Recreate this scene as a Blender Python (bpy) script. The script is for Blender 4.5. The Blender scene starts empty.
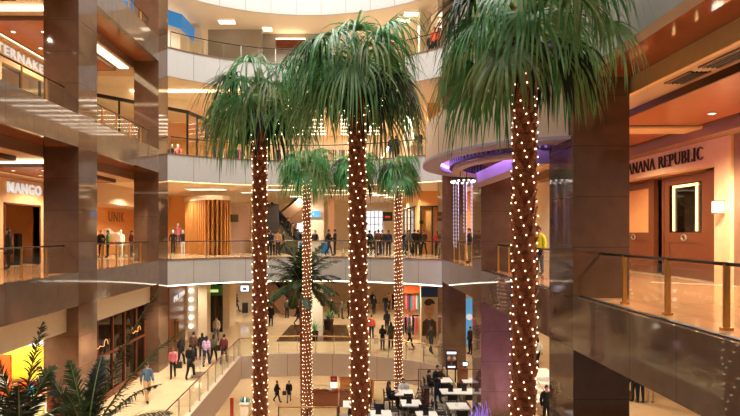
import bpy, bmesh, math, random
from mathutils import Vector, Matrix
C = bpy.context.scene.collection
R = math.radians
F, CX, CY, EYE = 520.0, 347.0, 232.5, 1.55        # focal length (px), vanishing point (px), eye height over the main floor
def PX(px, Y): return (px - CX) / F * Y
def PZ(py, Y): return EYE - (py - CY) / F * Y
def AT(px, py, Y): return (PX(px, Y), Y, PZ(py, Y))
def YF(py, zf): return (EYE - zf) * F / (py - CY)   # depth of a floor point seen at row py
# ------------------------------------------------------------------ helpers
class MB:
    def __init__(s): s.v = []; s.f = []; s.m = []
    def add(s, vs, fs, mi=0):
        n = len(s.v); s.v += [tuple(v) for v in vs]
        for f in fs: s.f.append(tuple(n + i for i in f)); s.m.append(mi)
        return s
    def box(s, x0, y0, z0, x1, y1, z1, mi=0):
        return s.add([(x0,y0,z0),(x1,y0,z0),(x1,y1,z0),(x0,y1,z0),(x0,y0,z1),(x1,y0,z1),(x1,y1,z1),(x0,y1,z1)],
              [(3,2,1,0),(4,5,6,7),(0,1,5,4),(1,2,6,5),(2,3,7,6),(3,0,4,7)], mi)
    def cbox(s, c, d, mi=0):
        return s.box(c[0]-d[0]/2, c[1]-d[1]/2, c[2]-d[2]/2, c[0]+d[0]/2, c[1]+d[1]/2, c[2]+d[2]/2, mi)
    def obox(s, c, ax, ay, az, mi=0):               # oriented box, half-axes as vectors
        c = Vector(c); ax = Vector(ax); ay = Vector(ay); az = Vector(az)
        vs = [c+sx*ax+sy*ay+sz*az for sz in (-1,1) for sx,sy in ((-1,-1),(1,-1),(1,1),(-1,1))]
        return s.add(vs, [(3,2,1,0),(4,5,6,7),(0,1,5,4),(1,2,6,5),(2,3,7,6),(3,0,4,7)], mi)
    def prism(s, pts, z0, z1, mi=0):
        n = len(pts)
        vs = [(x,y,z0) for x,y in pts] + [(x,y,z1) for x,y in pts]
        return s.add(vs, [tuple(range(n-1,-1,-1)), tuple(range(n,2*n))] + [(i,(i+1)%n,n+(i+1)%n,n+i) for i in range(n)], mi)
    def ext(s, pts3, d, mi=0):                      # polygon of 3-D points pushed along d
        n = len(pts3); d = Vector(d); vs = [Vector(p) for p in pts3]; vs += [p + d for p in vs]
        return s.add(vs, [tuple(range(n-1,-1,-1)), tuple(range(n,2*n))] + [(i,(i+1)%n,n+(i+1)%n,n+i) for i in range(n)], mi)
    def tube(s, pts, r, n=6, mi=0, closed=False):
        pts = [Vector(p) for p in pts]; k = len(pts); rs = r if isinstance(r, (list, tuple)) else [r]*k; rings = []
        up = None
        for i, p in enumerate(pts):
            a = pts[(i-1) % k] if (i or closed) else pts[0]; b = pts[(i+1) % k] if (i < k-1 or closed) else pts[-1]
            t = (b - a).normalized()
            if up is None:
                up = Vector((0,0,1)) if abs(t.z) < .9 else Vector((1,0,0))
            u = t.cross(up).normalized(); w = u.cross(t)
            up = w
            rings.append([p + rs[i]*(math.cos(2*math.pi*j/n)*u + math.sin(2*math.pi*j/n)*w) for j in range(n)])
        vs = [v for q in rings for v in q]; fs = []
        for i in range(k if closed else k-1):
            for j in range(n): fs.append((i*n+j, i*n+(j+1)%n, ((i+1)%k)*n+(j+1)%n, ((i+1)%k)*n+j))
        if not closed: fs += [tuple(range(n-1,-1,-1)), tuple((k-1)*n+j for j in range(n))]
        return s.add(vs, fs, mi)
    def lathe(s, prof, c=(0,0,0), n=16, mi=0):
        vs = []; k = len(prof)
        for r, z in prof:
            for j in range(n): a = 2*math.pi*j/n; vs.append((c[0]+r*math.cos(a), c[1]+r*math.sin(a), c[2]+z))
        fs = [(i*n+j, i*n+(j+1)%n, (i+1)*n+(j+1)%n, (i+1)*n+j) for i in range(k-1) for j in range(n)]
        fs += [tuple(range(n-1,-1,-1)), tuple((k-1)*n+j for j in range(n))]
        return s.add(vs, fs, mi)
    def ball(s, c, r, n=10, m=6, mi=0):
        rx, ry, rz = r if isinstance(r, (list, tuple)) else (r, r, r)
        vs = []
        for i in range(1, m):
            t = math.pi*i/m
            for j in range(n): a = 2*math.pi*j/n; vs.append((c[0]+rx*math.sin(t)*math.cos(a), c[1]+ry*math.sin(t)*math.sin(a), c[2]+rz*math.cos(t)))
        vs += [(c[0],c[1],c[2]+rz),(c[0],c[1],c[2]-rz)]; T = len(vs)-2
        fs = [(i*n+j, (i+1)*n+j, (i+1)*n+(j+1)%n, i*n+(j+1)%n) for i in range(m-2) for j in range(n)]
        fs += [(T, j, (j+1)%n) for j in range(n)] + [(T+1, (m-2)*n+(j+1)%n, (m-2)*n+j) for j in range(n)]
        return s.add(vs, fs, mi)
def wloc(o):
    v = Vector((0,0,0))
    while o: v += o.location; o = o.parent
    return v
def raw(name, mb, mats, smooth=False):
    me = bpy.data.meshes.new(name); me.from_pydata(mb.v, [], mb.f)
    for m in (mats if isinstance(mats, (list, tuple)) else [mats]): me.materials.append(M[m] if isinstance(m, str) else m)
    me.polygons.foreach_set('material_index', mb.m)
    if smooth: me.polygons.foreach_set('use_smooth', [True]*len(mb.f))
    bm = bmesh.new(); bm.from_mesh(me); bmesh.ops.recalc_face_normals(bm, faces=bm.faces); bm.to_mesh(me); bm.free(); me.update(); return me
def obj(name, mb, mats, parent=None, smooth=False, local=False):
    """links the collected shape as ONE mesh object; world coordinates go to the parent's frame, a top-level mesh gets its base as origin"""
    if parent is None and not local and mb.v:
        xs, ys, zs = zip(*mb.v); o0 = ((min(xs)+max(xs))/2, (min(ys)+max(ys))/2, min(zs))
    elif parent is not None and not local: o0 = tuple(wloc(parent))
    else: o0 = (0,0,0)
    mb.v = [(v[0]-o0[0], v[1]-o0[1], v[2]-o0[2]) for v in mb.v]
    o = bpy.data.objects.new(name, raw(name, mb, mats, smooth)); C.objects.link(o)
    if parent is not None: o.parent = parent
    else: o.location = o0
    return o
def tag(o, label, cat, group=None, kind=None):
    o['label'] = label; o['category'] = cat
    if group: o['group'] = group
    if kind: o['kind'] = kind
    return o
def thing(name, label, cat, loc=(0,0,0), group=None):
    o = bpy.data.objects.new(name, None); C.objects.link(o); o.location = loc; o.empty_display_size = .2
    return tag(o, label, cat, group)
def struct(name, mb, mats, label=None, cat=None, smooth=False):
    o = obj(name, mb, mats, None, smooth); o['kind'] = 'structure'
    if label: o['label'] = label; o['category'] = cat or name.split('_')[0]
    return o
def dup(o, loc=None, rotz=None, label=None, group=None, scale=None):
    r = o.copy(); C.objects.link(r)
    for ch in list(o.children):
        c = ch.copy(); C.objects.link(c); c.parent = r
        for g in ch.children:
            d = g.copy(); C.objects.link(d); d.parent = c
    if loc is not None: r.location = loc
    if rotz is not None: r.rotation_euler = (0,0,rotz)
    if scale is not None: r.scale = scale
    if label: r['label'] = label
    if group: r['group'] = group
    return r
# ------------------------------------------------------------------ materials
M = {}
def lin(c): return tuple(((x/255)/12.92 if x/255 <= .04045 else ((x/255+.055)/1.055)**2.4) for x in c)
def mat(name, col, rough=.5, metal=0, spec=.5, noise=0, nscale=6, stretch=(1,1,1), emit=None, es=0, alpha=1, trans=0, seams=(), seamcol=.45, coat=0, sample='AUTO', bump=0):
    m = bpy.data.materials.new(name); m.use_nodes = True; N = m.node_tree.nodes; L = m.node_tree.links
    b = N['Principled BSDF']; b.inputs['Roughness'].default_value = rough; b.inputs['Metallic'].default_value = metal
    b.inputs['Specular IOR Level'].default_value = spec; b.inputs['Coat Weight'].default_value = coat
    c = lin(col) if max(col) > 1.001 else col
    b.inputs['Base Color'].default_value = (*c, 1); out = None
    if noise or seams or bump:
        geo = N.new('ShaderNodeNewGeometry')
    if noise or bump:
        mp = N.new('ShaderNodeMapping'); mp.inputs['Scale'].default_value = stretch; L.new(geo.outputs['Position'], mp.inputs['Vector'])
        nt = N.new('ShaderNodeTexNoise'); nt.inputs['Scale'].default_value = nscale; nt.inputs['Detail'].default_value = 4
        L.new(mp.outputs[0], nt.inputs['Vector'])
    if noise:
        mr = N.new('ShaderNodeMapRange'); mr.inputs['From Min'].default_value = .3; mr.inputs['From Max'].default_value = .7
        mr.inputs['To Min'].default_value = 1-noise; mr.inputs['To Max'].default_value = 1+noise
        L.new(nt.outputs['Fac'], mr.inputs['Value'])
        vm = N.new('ShaderNodeVectorMath'); vm.operation = 'SCALE'; vm.inputs[0].default_value = c; L.new(mr.outputs[0], vm.inputs['Scale']); out = vm.outputs[0]
    for ax, step, off, wid in seams:                # panel joints: real thin grooves between stone slabs
        sp = N.new('ShaderNodeSeparateXYZ'); L.new(geo.outputs['Position'], sp.inputs[0])
        a = N.new('ShaderNodeMath'); a.operation = 'SUBTRACT'; L.new(sp.outputs[ax], a.inputs[0]); a.inputs[1].default_value = off - step*40 - step/2
        d = N.new('ShaderNodeMath'); d.operation = 'MODULO'; L.new(a.outputs[0], d.inputs[0]); d.inputs[1].default_value = step
        e = N.new('ShaderNodeMath'); e.operation = 'SUBTRACT'; L.new(d.outputs[0], e.inputs[0]); e.inputs[1].default_value = step/2
        g = N.new('ShaderNodeMath'); g.operation = 'ABSOLUTE'; L.new(e.outputs[0], g.inputs[0])
        h = N.new('ShaderNodeMath'); h.operation = 'LESS_THAN'; L.new(g.outputs[0], h.inputs[0]); h.inputs[1].default_value = wid
        k = N.new('ShaderNodeMapRange'); L.new(h.outputs[0], k.inputs['Value']); k.inputs['To Min'].default_value = 1; k.inputs['To Max'].default_value = seamcol
        v2 = N.new('ShaderNodeVectorMath'); v2.operation = 'SCALE'; L.new(k.outputs[0], v2.inputs['Scale'])
        if out is not None: L.new(out, v2.inputs[0])
        else: v2.inputs[0].default_value = c
        out = v2.outputs[0]
    if out is not None: L.new(out, b.inputs['Base Color'])
    if bump:
        bp = N.new('ShaderNodeBump'); bp.inputs['Strength'].default_value = bump; bp.inputs['Distance'].default_value = .02
        L.new(nt.outputs['Fac'], bp.inputs['Height']); L.new(bp.outputs[0], b.inputs['Normal'])
    if emit is not None:
        b.inputs['Emission Color'].default_value = (*(lin(emit) if max(emit) > 1.001 else emit), 1); b.inputs['Emission Strength'].default_value = es
        m.cycles.emission_sampling = sample
    if trans: b.inputs['Transmission Weight'].default_value = trans
    if alpha < 1: b.inputs['Alpha'].default_value = alpha
    M[name] = m; return m
WARM = (1.0, .84, .62); WARMW = (1.0, .92, .78)
mat('stone_column', (100,73,57), .06, noise=.1, nscale=3, seams=((2,1.2,0,.01),), seamcol=.6, spec=.8)
mat('stone_fascia', (114,94,79), .05, noise=.1, nscale=3, seams=((1,1.4,19.65,.01),), seamcol=.6, spec=.8)
mat('soffit_gloss', (146,84,50), .06, noise=.06, spec=.6)
mat('panel_grey', (205,203,198), .35, noise=.02)
mat('joint_dark', (70,66,62), .7)
mat('cream', (234,216,190), .55, noise=.03)
mat('cream_light', (242,228,206), .5, noise=.03)
mat('pilaster', (236,214,180), .3, noise=.05)
mat('beige', (206,176,146), .5, noise=.03)
mat('bulk_brown', (150,112,84), .5, noise=.04)
mat('plain_grey', (150,142,134), .6)
mat('wood_orange', (176,98,50), .28, noise=.18, nscale=5, stretch=(.6,6,6))
mat('wood_dark', (78,42,24), .35, noise=.2, nscale=5, stretch=(4,.6,4))
mat('wood_door', (124,70,40), .3, noise=.14, nscale=5, stretch=(7,7,.7))
mat('wood_slat', (190,128,66), .4, noise=.25, nscale=4, stretch=(5,5,.5))
mat('wood_red', (112,56,32), .35, noise=.15, nscale=4, stretch=(5,5,.6))
mat('floor_tan_reflect', (206,150,102), .12, noise=.04, nscale=1.5, seams=((0,1.2,0,.006),(1,1.2,0,.006)), seamcol=.8)
mat('floor_cream', (226,196,154), .14, noise=.04, nscale=1.5, seams=((0,1.2,0,.006),(1,1.2,0,.006)), seamcol=.8)
mat('floor_dark', (92,66,44), .12, noise=.08)
mat('floor_grey', (150,140,128), .3, noise=.06, seams=((0,.8,0,.006),(1,.8,0,.006)), seamcol=.75)
mat('orange_wall', (238,170,100), .5, noise=.05)
mat('store_warm', (242,200,146), .55, noise=.04)
mat('white', (238,236,230), .4)
mat('off_white', (222,212,198), .5)
mat('black', (16,15,15), .4)
mat('dark', (38,32,28), .45)
mat('letter_brown', (58,38,26), .4)
mat('poster_tan', (214,196,160), .5)
mat('dark_metal', (52,47,43), .35, metal=.7)
mat('steel', (196,190,182), .28, metal=.9)
mat('brass', (206,160,96), .3, metal=.9)
mat('rail_dark', (64,52,44), .3, metal=.6)
mat('blue', (38,128,206), .45)
mat('blue_dark', (30,56,110), .45)
mat('yellow', (250,214,60), .5)
mat('orange', (236,92,28), .5)
mat('red', (190,40,34), .5)
mat('pink', (216,120,130), .6)
mat('teal', (60,150,150), .5)
mat('green', (60,120,50), .5)
mat('tan', (186,150,108), .7)
mat('maroon', (92,24,28), .7)
mat('navy', (28,36,66), .7)
mat('denim', (58,74,104), .75)
mat('grey_cloth', (112,112,114), .8)
mat('olive', (82,80,52), .8)
mat('hivis', (226,226,40), .6)
mat('stripe', (186,150,186), .7, noise=.5, nscale=3, stretch=(.1,.1,9))
mat('check', (70,96,120), .75, noise=.4, nscale=12)
mat('coral', (226,96,70), .7)
mat('black_cloth', (24,23,25), .85)
mat('brown_cloth', (88,58,40), .8)
mat('white_cloth', (216,212,206), .8)
mat('skin', (206,154,122), .5)
mat('skin_dark', (150,102,74), .5)
mat('hair_black', (22,17,15), .5)
mat('hair_brown', (62,40,26), .5)
mat('eye', (18,14,12), .2)
mat('lip', (160,82,74), .5)
mat('concrete_purple', (120,92,104), .16, noise=.08, seams=((2,1.2,0,.01),), seamcol=.6)
mat('canopy_shell', (214,190,166), .4, noise=.02)
mat('canopy_under', (176,158,180), .4)
mat('trunk', (152,86,55), .85, noise=.35, nscale=14, bump=.6)
mat('trunk_boot', (176,104,66), .85, noise=.35, nscale=18)
mat('petiole', (120,130,60), .5)
mat('leaf_a', (84,150,86), .36, noise=.35, nscale=3)
mat('leaf_b', (138,188,126), .36, noise=.3, nscale=3)
mat('leaf_c', (122,142,80), .5, noise=.35, nscale=4)
mat('leaf_d', (30,42,27), .45, noise=.35, nscale=4)
mat('leaf_e', (54,76,40), .45, noise=.35, nscale=4)
mat('soil', (50,34,24), .9)
mat('pot', (58,42,34), .5)
mat('bulb', (255,220,160), .3, emit=(1,.76,.46), es=4.5)
mat('wire', (40,46,30), .6)
mat('lamp_white', (255,240,220), .3, emit=WARMW, es=4, sample='NONE')
mat('strip_white', (255,244,228), .3, emit=(1,.88,.7), es=6.5)
mat('strip_bright', (255,244,228), .3, emit=(1,.9,.74), es=10)
mat('strip_soft', (255,230,190), .3, emit=(1,.76,.46), es=4.5)
mat('panel_light', (255,240,215), .3, emit=(1,.85,.62), es=3.0)
mat('sign_white', (150,148,144), .3, emit=(1,.96,.9), es=.62, sample='NONE')
mat('sign_neon', (255,170,60), .3, emit=(1,.5,.14), es=1.2, sample='NONE')
mat('sign_green', (120,150,60), .4, emit=(.7,.85,.3), es=.9, sample='NONE')
mat('sign_blue', (60,140,200), .4, emit=(.12,.36,.62), es=.7, sample='NONE')
mat('sign_blue_lit', (38,128,206), .4, emit=(.03,.22,.6), es=.45, sample='NONE')
mat('screen', (200,216,230), .2, emit=(.75,.85,1), es=1.5, sample='NONE')
mat('purple_led', (190,150,255), .3, emit=(.5,.28,1), es=7)
mat('window_day', (225,232,236), .3, emit=(.8,.9,1), es=1.1, sample='NONE')
mat('water_light', (84,74,110), .3, emit=(.7,.6,1), es=.07, sample='NONE')
mat('bead_light', (210,204,226), .3, emit=(.85,.82,1), es=.35, sample='NONE')
mat('gold_light', (255,200,110), .3, emit=(1,.66,.28), es=2.6, sample='NONE')
def glass(name, tint, base):
    m = bpy.data.materials.new(name); m.use_nodes = True; N = m.node_tree.nodes; L = m.node_tree.links
    N.remove(N['Principled BSDF']); t = N.new('ShaderNodeBsdfTransparent'); t.inputs[0].default_value = (*tint,1)
    g = N.new('ShaderNodeBsdfGlossy'); g.inputs['Roughness'].default_value = .02; lw = N.new('ShaderNodeLayerWeight'); lw.inputs[0].default_value = .5
    pw = N.new('ShaderNodeMath'); pw.operation = 'POWER'; pw.inputs[1].default_value = 5; L.new(lw.outputs['Facing'], pw.inputs[0])
    ad = N.new('ShaderNodeMath'); ad.operation = 'MULTIPLY_ADD'; ad.inputs[1].default_value = .75; ad.inputs[2].default_value = base; L.new(pw.outputs[0], ad.inputs[0])
    mx = N.new('ShaderNodeMixShader'); L.new(ad.outputs[0], mx.inputs[0]); L.new(t.outputs[0], mx.inputs[1]); L.new(g.outputs[0], mx.inputs[2])
    L.new(mx.outputs[0], N['Material Output'].inputs[0]); M[name] = m
glass('glass', (.95,.97,.95), .03)
glass('glass_dark', (.3,.28,.25), .05)
def leafy(m):                                        # thin leaves let some light through
    N = m.node_tree.nodes; L = m.node_tree.links; b = N['Principled BSDF']; t = N.new('ShaderNodeBsdfTranslucent')
    src = b.inputs['Base Color'].links[0].from_socket; L.new(src, t.inputs[0]); mx = N.new('ShaderNodeMixShader'); mx.inputs[0].default_value = .3
    L.new(b.outputs[0], mx.inputs[1]); L.new(t.outputs[0], mx.inputs[2]); L.new(mx.outputs[0], N['Material Output'].inputs[0])
for k in 'abcde': leafy(M['leaf_'+k])
# ------------------------------------------------------------------ lettering
def text_mb(s, h, depth, fat=0, sx=1.0):
    cu = bpy.data.curves.new('lettering', 'FONT'); cu.body = s; cu.size = h/.7; cu.extrude = depth/2; cu.offset = fat; cu.resolution_u = 3; cu.space_character = 1.18
    o = bpy.data.objects.new('lettering', cu); C.objects.link(o); dg = bpy.context.evaluated_depsgraph_get()
    me = bpy.data.meshes.new_from_object(o.evaluated_get(dg)); mb = MB()
    mb.add([(v.co.x*sx, v.co.y, v.co.z) for v in me.vertices], [tuple(p.vertices) for p in me.polygons])
    bpy.data.objects.remove(o); bpy.data.curves.remove(cu); bpy.data.meshes.remove(me)
    return mb
def place_text(mb, origin, xdir, up=(0,0,1), fit=None):
    xd = Vector(xdir).normalized(); u = Vector(up); n = xd.cross(u); o = Vector(origin)
    w = max(v[0] for v in mb.v) - min(v[0] for v in mb.v); x0 = min(v[0] for v in mb.v); k = fit/w if fit else 1
    mb.v = [tuple(o + xd*((v[0]-x0)*k) + u*v[1] + n*v[2]) for v in mb.v]; return mb
SERIF = {  # strokes (x0,y0,x1,y1,width) and serif bars for engraved roman capitals, unit height
 'A': (.74, [(.06,0,.36,1,.05),(.36,1,.68,0,.12),(.17,.36,.56,.36,.045)], [(.06,0),(.68,0)]),
 'B': (.62, [(.12,0,.12,1,.12),(.12,.97,.4,.97,.05),(.4,.97,.5,.76,.09),(.5,.76,.38,.53,.08),(.12,.52,.38,.53,.05),(.38,.53,.56,.28,.1),(.56,.28,.4,.03,.09),(.12,.03,.4,.03,.05)], []),
 'C': (.74, [(.66,.82,.46,.98,.06),(.46,.98,.22,.9,.08),(.22,.9,.09,.5,.12),(.09,.5,.22,.1,.12),(.22,.1,.46,.02,.08),(.46,.02,.68,.18,.06)], []),
 'E': (.58, [(.12,0,.12,1,.12),(.12,.97,.5,.97,.05),(.12,.52,.42,.52,.05),(.12,.03,.54,.03,.05),(.5,.97,.5,.84,.04),(.54,.03,.55,.18,.04)], []),
 'I': (.3, [(.15,0,.15,1,.12)], [(.15,0),(.15,1)]),
 'L': (.56, [(.12,0,.12,1,.12),(.12,.03,.52,.03,.05),(.52,.03,.53,.2,.04)], [(.12,1)]),
 'N': (.82, [(.12,0,.12,1,.05),(.1,1,.7,0,.12),(.7,0,.7,1,.05)], [(.12,0),(.7,1)]),
 'P': (.58, [(.12,0,.12,1,.12),(.12,.97,.38,.97,.05),(.38,.97,.52,.74,.1),(.52,.74,.38,.48,.09),(.12,.46,.38,.47,.05)], [(.12,0)]),
 'R': (.68, [(.12,0,.12,1,.12),(.12,.97,.38,.97,.05),(.38,.97,.5,.75,.1),(.5,.75,.38,.52,.09),(.12,.5,.38,.52,.05),(.34,.5,.66,0,.11)], [(.12,0)]),
 'U': (.78, [(.12,1,.12,.3,.12),(.12,.3,.26,.05,.1),(.26,.05,.5,.05,.06),(.5,.05,.64,.3,.06),(.64,.3,.64,1,.05)], [(.12,1),(.64,1)]),
 ' ': (.34, [], [])}
def serif_mb(s, h, depth):
    mb = MB(); x = 0
    for ch in s:
        w, st, se = SERIF[ch]
        for x0,y0,x1,y1,t in st:
            d = Vector((x1-x0, y1-y0)); L = d.length; d /= L; n = Vector((-d.y, d.x))*t/2
            n = n*.72; q = [(x0+n.x,y0+n.y),(x1+n.x,y1+n.y),(x1-n.x,y1-n.y),(x0-n.x,y0-n.y)]
            mb.ext([((x+a)*h, b*h, 0) for a,b in q][::-1], (0,0,depth))
        for a,b in se: mb.box((x+a-.1)*h, (b-.02)*h, 0, (x+a+.1)*h, (b+.02)*h, depth)
        x += w + .06
    return mb
# ------------------------------------------------------------------ lights
def spot(loc, e, col=WARM, cone=150, rad=.06, blend=.6, aim=None):
    l = bpy.data.lights.new('lamp', 'SPOT'); l.energy = e; l.color = col; l.spot_size = R(cone); l.spot_blend = blend; l.shadow_soft_size = rad
    o = bpy.data.objects.new('lamp', l); C.objects.link(o); o.location = loc
    if aim: o.rotation_euler = (Vector(aim)-Vector(loc)).to_track_quat('-Z','Y').to_euler()
    return o
def area(loc, sx, sy, e, col, aim):
    l = bpy.data.lights.new('atrium_top_fill', 'AREA'); l.shape = 'RECTANGLE'; l.size = sx; l.size_y = sy; l.energy = e; l.color = col
    o = bpy.data.objects.new('atrium_top_fill', l); C.objects.link(o); o.location = loc
    o.rotation_euler = (Vector(aim)-Vector(loc)).to_track_quat('-Z','Y').to_euler(); return o
# ================================================================== SETTING
XL, XR = -10.14, 5.35
LV = {1: -6.0, 2: 0.0, 3: 6.0, 4: 12.0}
LCOL = [11.25, 19.65, 28.0]; RCOL = [3.9, 12.3, 20.75, 29.2]
ARC_C, ARC_R = (-2.395, 21.4), 11.1
def arc(x): return ARC_C[1] + math.sqrt(ARC_R**2 - (x-ARC_C[0])**2)
def arcpts(xa, xb, n, dr=0):
    a0 = math.atan2(arc(xa)-ARC_C[1], xa-ARC_C[0]); a1 = math.atan2(arc(xb)-ARC_C[1], xb-ARC_C[0])
    return [(ARC_C[0]+(ARC_R+dr)*math.cos(a0+(a1-a0)*i/n), ARC_C[1]+(ARC_R+dr)*math.sin(a0+(a1-a0)*i/n)) for i in range(n+1)]
NAMES = {1:'lower', 2:'middle', 3:'upper', 4:'top'}
# ground
struct('floor', MB().box(-24,2,-12.3,24,64,-12), 'floor_cream', 'polished cream floor of the bottom storey far below', 'floor')
for k in (1,2,3,4):
    z = LV[k]; xl = -6.45 if k == 1 else XL
    pts = [(-24,2),(xl-.04,2)] + [(min(max(x,xl-.04),XR+.04),y) for x,y in arcpts(xl, XR, 24, .15)] + [(XR+.04,2),(18,2),(18,64),(-24,64)]
    struct('floor', MB().prism(pts[::-1], z-.3, z), 'floor_cream', f'polished cream walkway floor of the {NAMES[k]} storey round the atrium', 'floor')
for sd, xa, xb in (('left',-14.95,XL-.35),('right',XR+.35,11.05)):
    struct('floor', MB().box(xa,2,-.02,xb,29.3,.006), 'floor_tan_reflect', f'tan floor overlay coloured like warm reflections on the middle {sd} walkway', 'floor')  # thin overlay: warm reflections of doors and timber put into the floor colour
# curved grey parapet bands at the far end of the atrium, made of panels with open joints
def band(z0, z1, mats, label, xa=XL, xb=XR, n=11, dr=0):
    mb = MB(); p = arcpts(xa, xb, n*3, dr); q = arcpts(xa, xb, n*3, dr+.22)
    for i in range(n*3):
        a, b, c, d = p[i], p[i+1], q[i+1], q[i]
        mb.prism([a,b,c,d][::-1], z0, z1)
        if i % 3 == 0:
            t = Vector((b[0]-a[0], b[1]-a[1])).normalized(); nn = Vector((-t.y,t.x))
            g = Vector(a); m_ = Vector(ARC_C)
            o = (m_-g).normalized()*.004
            mb.prism([(g.x+o.x-t.x*.008, g.y+o.y-t.y*.008),(g.x+o.x+t.x*.008, g.y+o.y+t.y*.008),(g.x+t.x*.008,g.y+t.y*.008),(g.x-t.x*.008,g.y-t.y*.008)], z0+.01, z1-.01, 1)
    return struct('fascia', mb, mats, label, 'fascia')
band(-1.45, 0, ['panel_grey','joint_dark'], 'curved light grey parapet band at the far end of the middle storey')
band(4.5, 6, ['panel_grey','joint_dark'], 'curved light grey parapet band at the far end of the upper storey')
band(10.4, 12, ['panel_grey','joint_dark'], 'curved light grey parapet band at the far end below the top balcony')
band(15.15, 17.4, ['panel_grey','joint_dark'], 'curved white band closing the top of the atrium')
band(-7.4, -6, ['canopy_shell','joint_dark'], 'curved beige parapet band of the lower walkway above the food court', -6.45, XR, 9)
struct('fascia', MB().box(-6.7,6,-7.4,-6.45,arc(-6.45),-5.97), 'canopy_shell', 'straight beige slab edge under the glass rail of the lower left walkway', 'fascia')
# thin dark stone cap on the far parapets
for z, nm in ((0,'middle'),(6,'upper'),(12,'top')):
    mb = MB(); p = arcpts(XL,XR,33,-.05); q = arcpts(XL,XR,33,.3)
    for i in range(33): mb.prism([p[i],p[i+1],q[i+1],q[i]][::-1], z, z+.05)
    struct('trim', mb, 'bulk_brown', f'thin brown cap along the curved {nm} parapet', 'trim')
# glowing cove line under the far bands
for z, nm, mt in ((-1.47,'middle','strip_white'),(10.38,'top','strip_soft'),(4.42,'upper','strip_soft')):
    mb = MB(); d0 = .03 if z < 0 else .26; z = z if z < 0 else z+.12
    p = arcpts(XL,XR,30,d0); q = arcpts(XL,XR,30,d0+(.1 if z < 0 else .22))
    for i in range(30): mb.prism([p[i],p[i+1],q[i+1],q[i]][::-1], z-.04, z)
    tag(obj('cove_light', mb, mt), f'continuous glowing cove strip under the curved {nm} parapet', 'light')
# columns
def column(x0, y0, side, label, z0=-12.3, z1=22):
    w = 1.33; a, b = (x0-w, x0) if side < 0 else (x0, x0+w)
    struct('column', MB().box(a, y0, z0, b, y0+1.45, z1), 'stone_column', label, 'column')
column(XL, 11.25, -1, 'polished brown stone column on the left side, closest to the viewer')
column(XL, 19.65, -1, 'polished brown stone column left of the glass rail of the white-lettered fashion store')
column(XL, 28.0, -1, 'polished brown stone column at the far left corner of the atrium')
column(XR, 12.3, 1, 'large polished brown stone column beside the wooden store doors')
column(XR, 20.75, 1, 'polished brown stone column washed purple, behind the big right palm')
column(XR, 29.2, 1, 'polished brown stone column in the far right corner behind the hanging lights')
# stone fascias between the columns
def runs(cols, y0, y1):
    out = []; y = y0
    for c in cols:
        if c > y: out.append((y, c))
        y = c+1.45
    if y < y1: out.append((y, y1))
    return out
for zf, nm in ((0,'middle'),(6,'upper'),(12,'top'),(18,'roof')):
    for i, (a, b) in enumerate(runs(LCOL, 4, 29.4)):
        struct('fascia', MB().box(XL-.3, a, zf-1.22, XL, b, zf+.03), 'stone_fascia', f'polished brown stone slab edge of the {nm} storey on the left, bay {"nearest second third".split()[i]} from the viewer', 'fascia')
RZ = {0:(-1.22,.03), 6:(5.22,7.15), 12:(11.0,12.03), 18:(17,18)}
for zf, nm in ((0,'middle'),(6,'upper'),(12,'top'),(18,'roof')):
    for i, (a, b) in enumerate(runs(RCOL, 3.0, 29.3)):
        struct('fascia', MB().box(XR, a, RZ[zf][0], XR+.3, b, RZ[zf][1]), 'stone_fascia' if zf == 0 else 'plain_grey' if zf else 'stone_fascia', f'polished brown stone slab edge of the {nm} storey on the right, bay {"nearest second third fourth fifth".split()[i]} from the viewer', 'fascia')
# soffits, downstand beams, ceilings, dropped timber ceilings (both sides)
def bay_ceiling(side, fb, bays, y0, y1, nm, depth=8.0, woodmat='wood_orange', wu=(2.3,4.9)):
    X = (lambda u: XL-u) if side < 0 else (lambda u: XR+u)
    def bx(u0,u1,ya,yb,za,zb): 
        a, b = sorted((X(u0), X(u1))); return (a, ya, za, b, yb, zb)
    sd = 'left' if side < 0 else 'right'
    struct('ceiling', MB().box(*bx(.3,1.37,y0,y1,fb+.01,fb+.09)), 'soffit_gloss', f'glossy dark brown soffit under the slab edge, {sd} side over the {nm} storey', 'soffit')
    struct('beam', MB().box(*bx(1.37,1.5,y0,y1,fb-.38,fb+.08)), 'bulk_brown' if side < 0 else 'store_warm', f'pale brown downstand beam behind the soffit, {sd} side over the {nm} storey', 'beam')
    struct('ceiling', MB().box(*bx(1.5,depth,y0,y1,fb-.38,fb-.28)), 'beige', f'plaster ceiling over the {nm} walkway, {sd} side', 'ceiling')
    struct('trim', MB().box(*bx(wu[1]+.25,wu[1]+.9,y0,y1,fb-.84,fb-.3)), 'bulk_brown', f'lowered bulkhead above the shop fronts, {sd} side of the {nm} storey', 'bulkhead')
    for a, b in bays:
        t = struct('ceiling', MB().box(*bx(wu[0],wu[1],a,b,fb-.54,fb-.42)), woodmat, f'dropped timber ceiling panel over the {nm} walkway on the {sd}, between columns {a:.0f} to {b:.0f} m off', 'ceiling')
        e = MB()
        e.box(*bx(wu[0]-.06,wu[0],a-.06,b+.06,fb-.56,fb-.38)); e.box(*bx(wu[1],wu[1]+.06,a-.06,b+.06,fb-.56,fb-.38))
        e.box(*bx(wu[0],wu[1],a-.06,a,fb-.56,fb-.38)); e.box(*bx(wu[0],wu[1],b,b+.06,fb-.56,fb-.38))
        obj('edge_trim', e, 'wood_dark', t)
for k, fb in ((2,4.78),(3,10.78)):
    bay_ceiling(-1, fb, [(12.9,19.4),(21.3,27.8)], 4, 29.4, NAMES[k])
bay_ceiling(-1, 16.78, [(21.3,27.8)], 4, 29.4, NAMES[4])
bay_ceiling(1, 5.22, [(6.0,11.9+3.3),(16.4,20.6)], 3, 29.3, NAMES[2])
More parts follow.
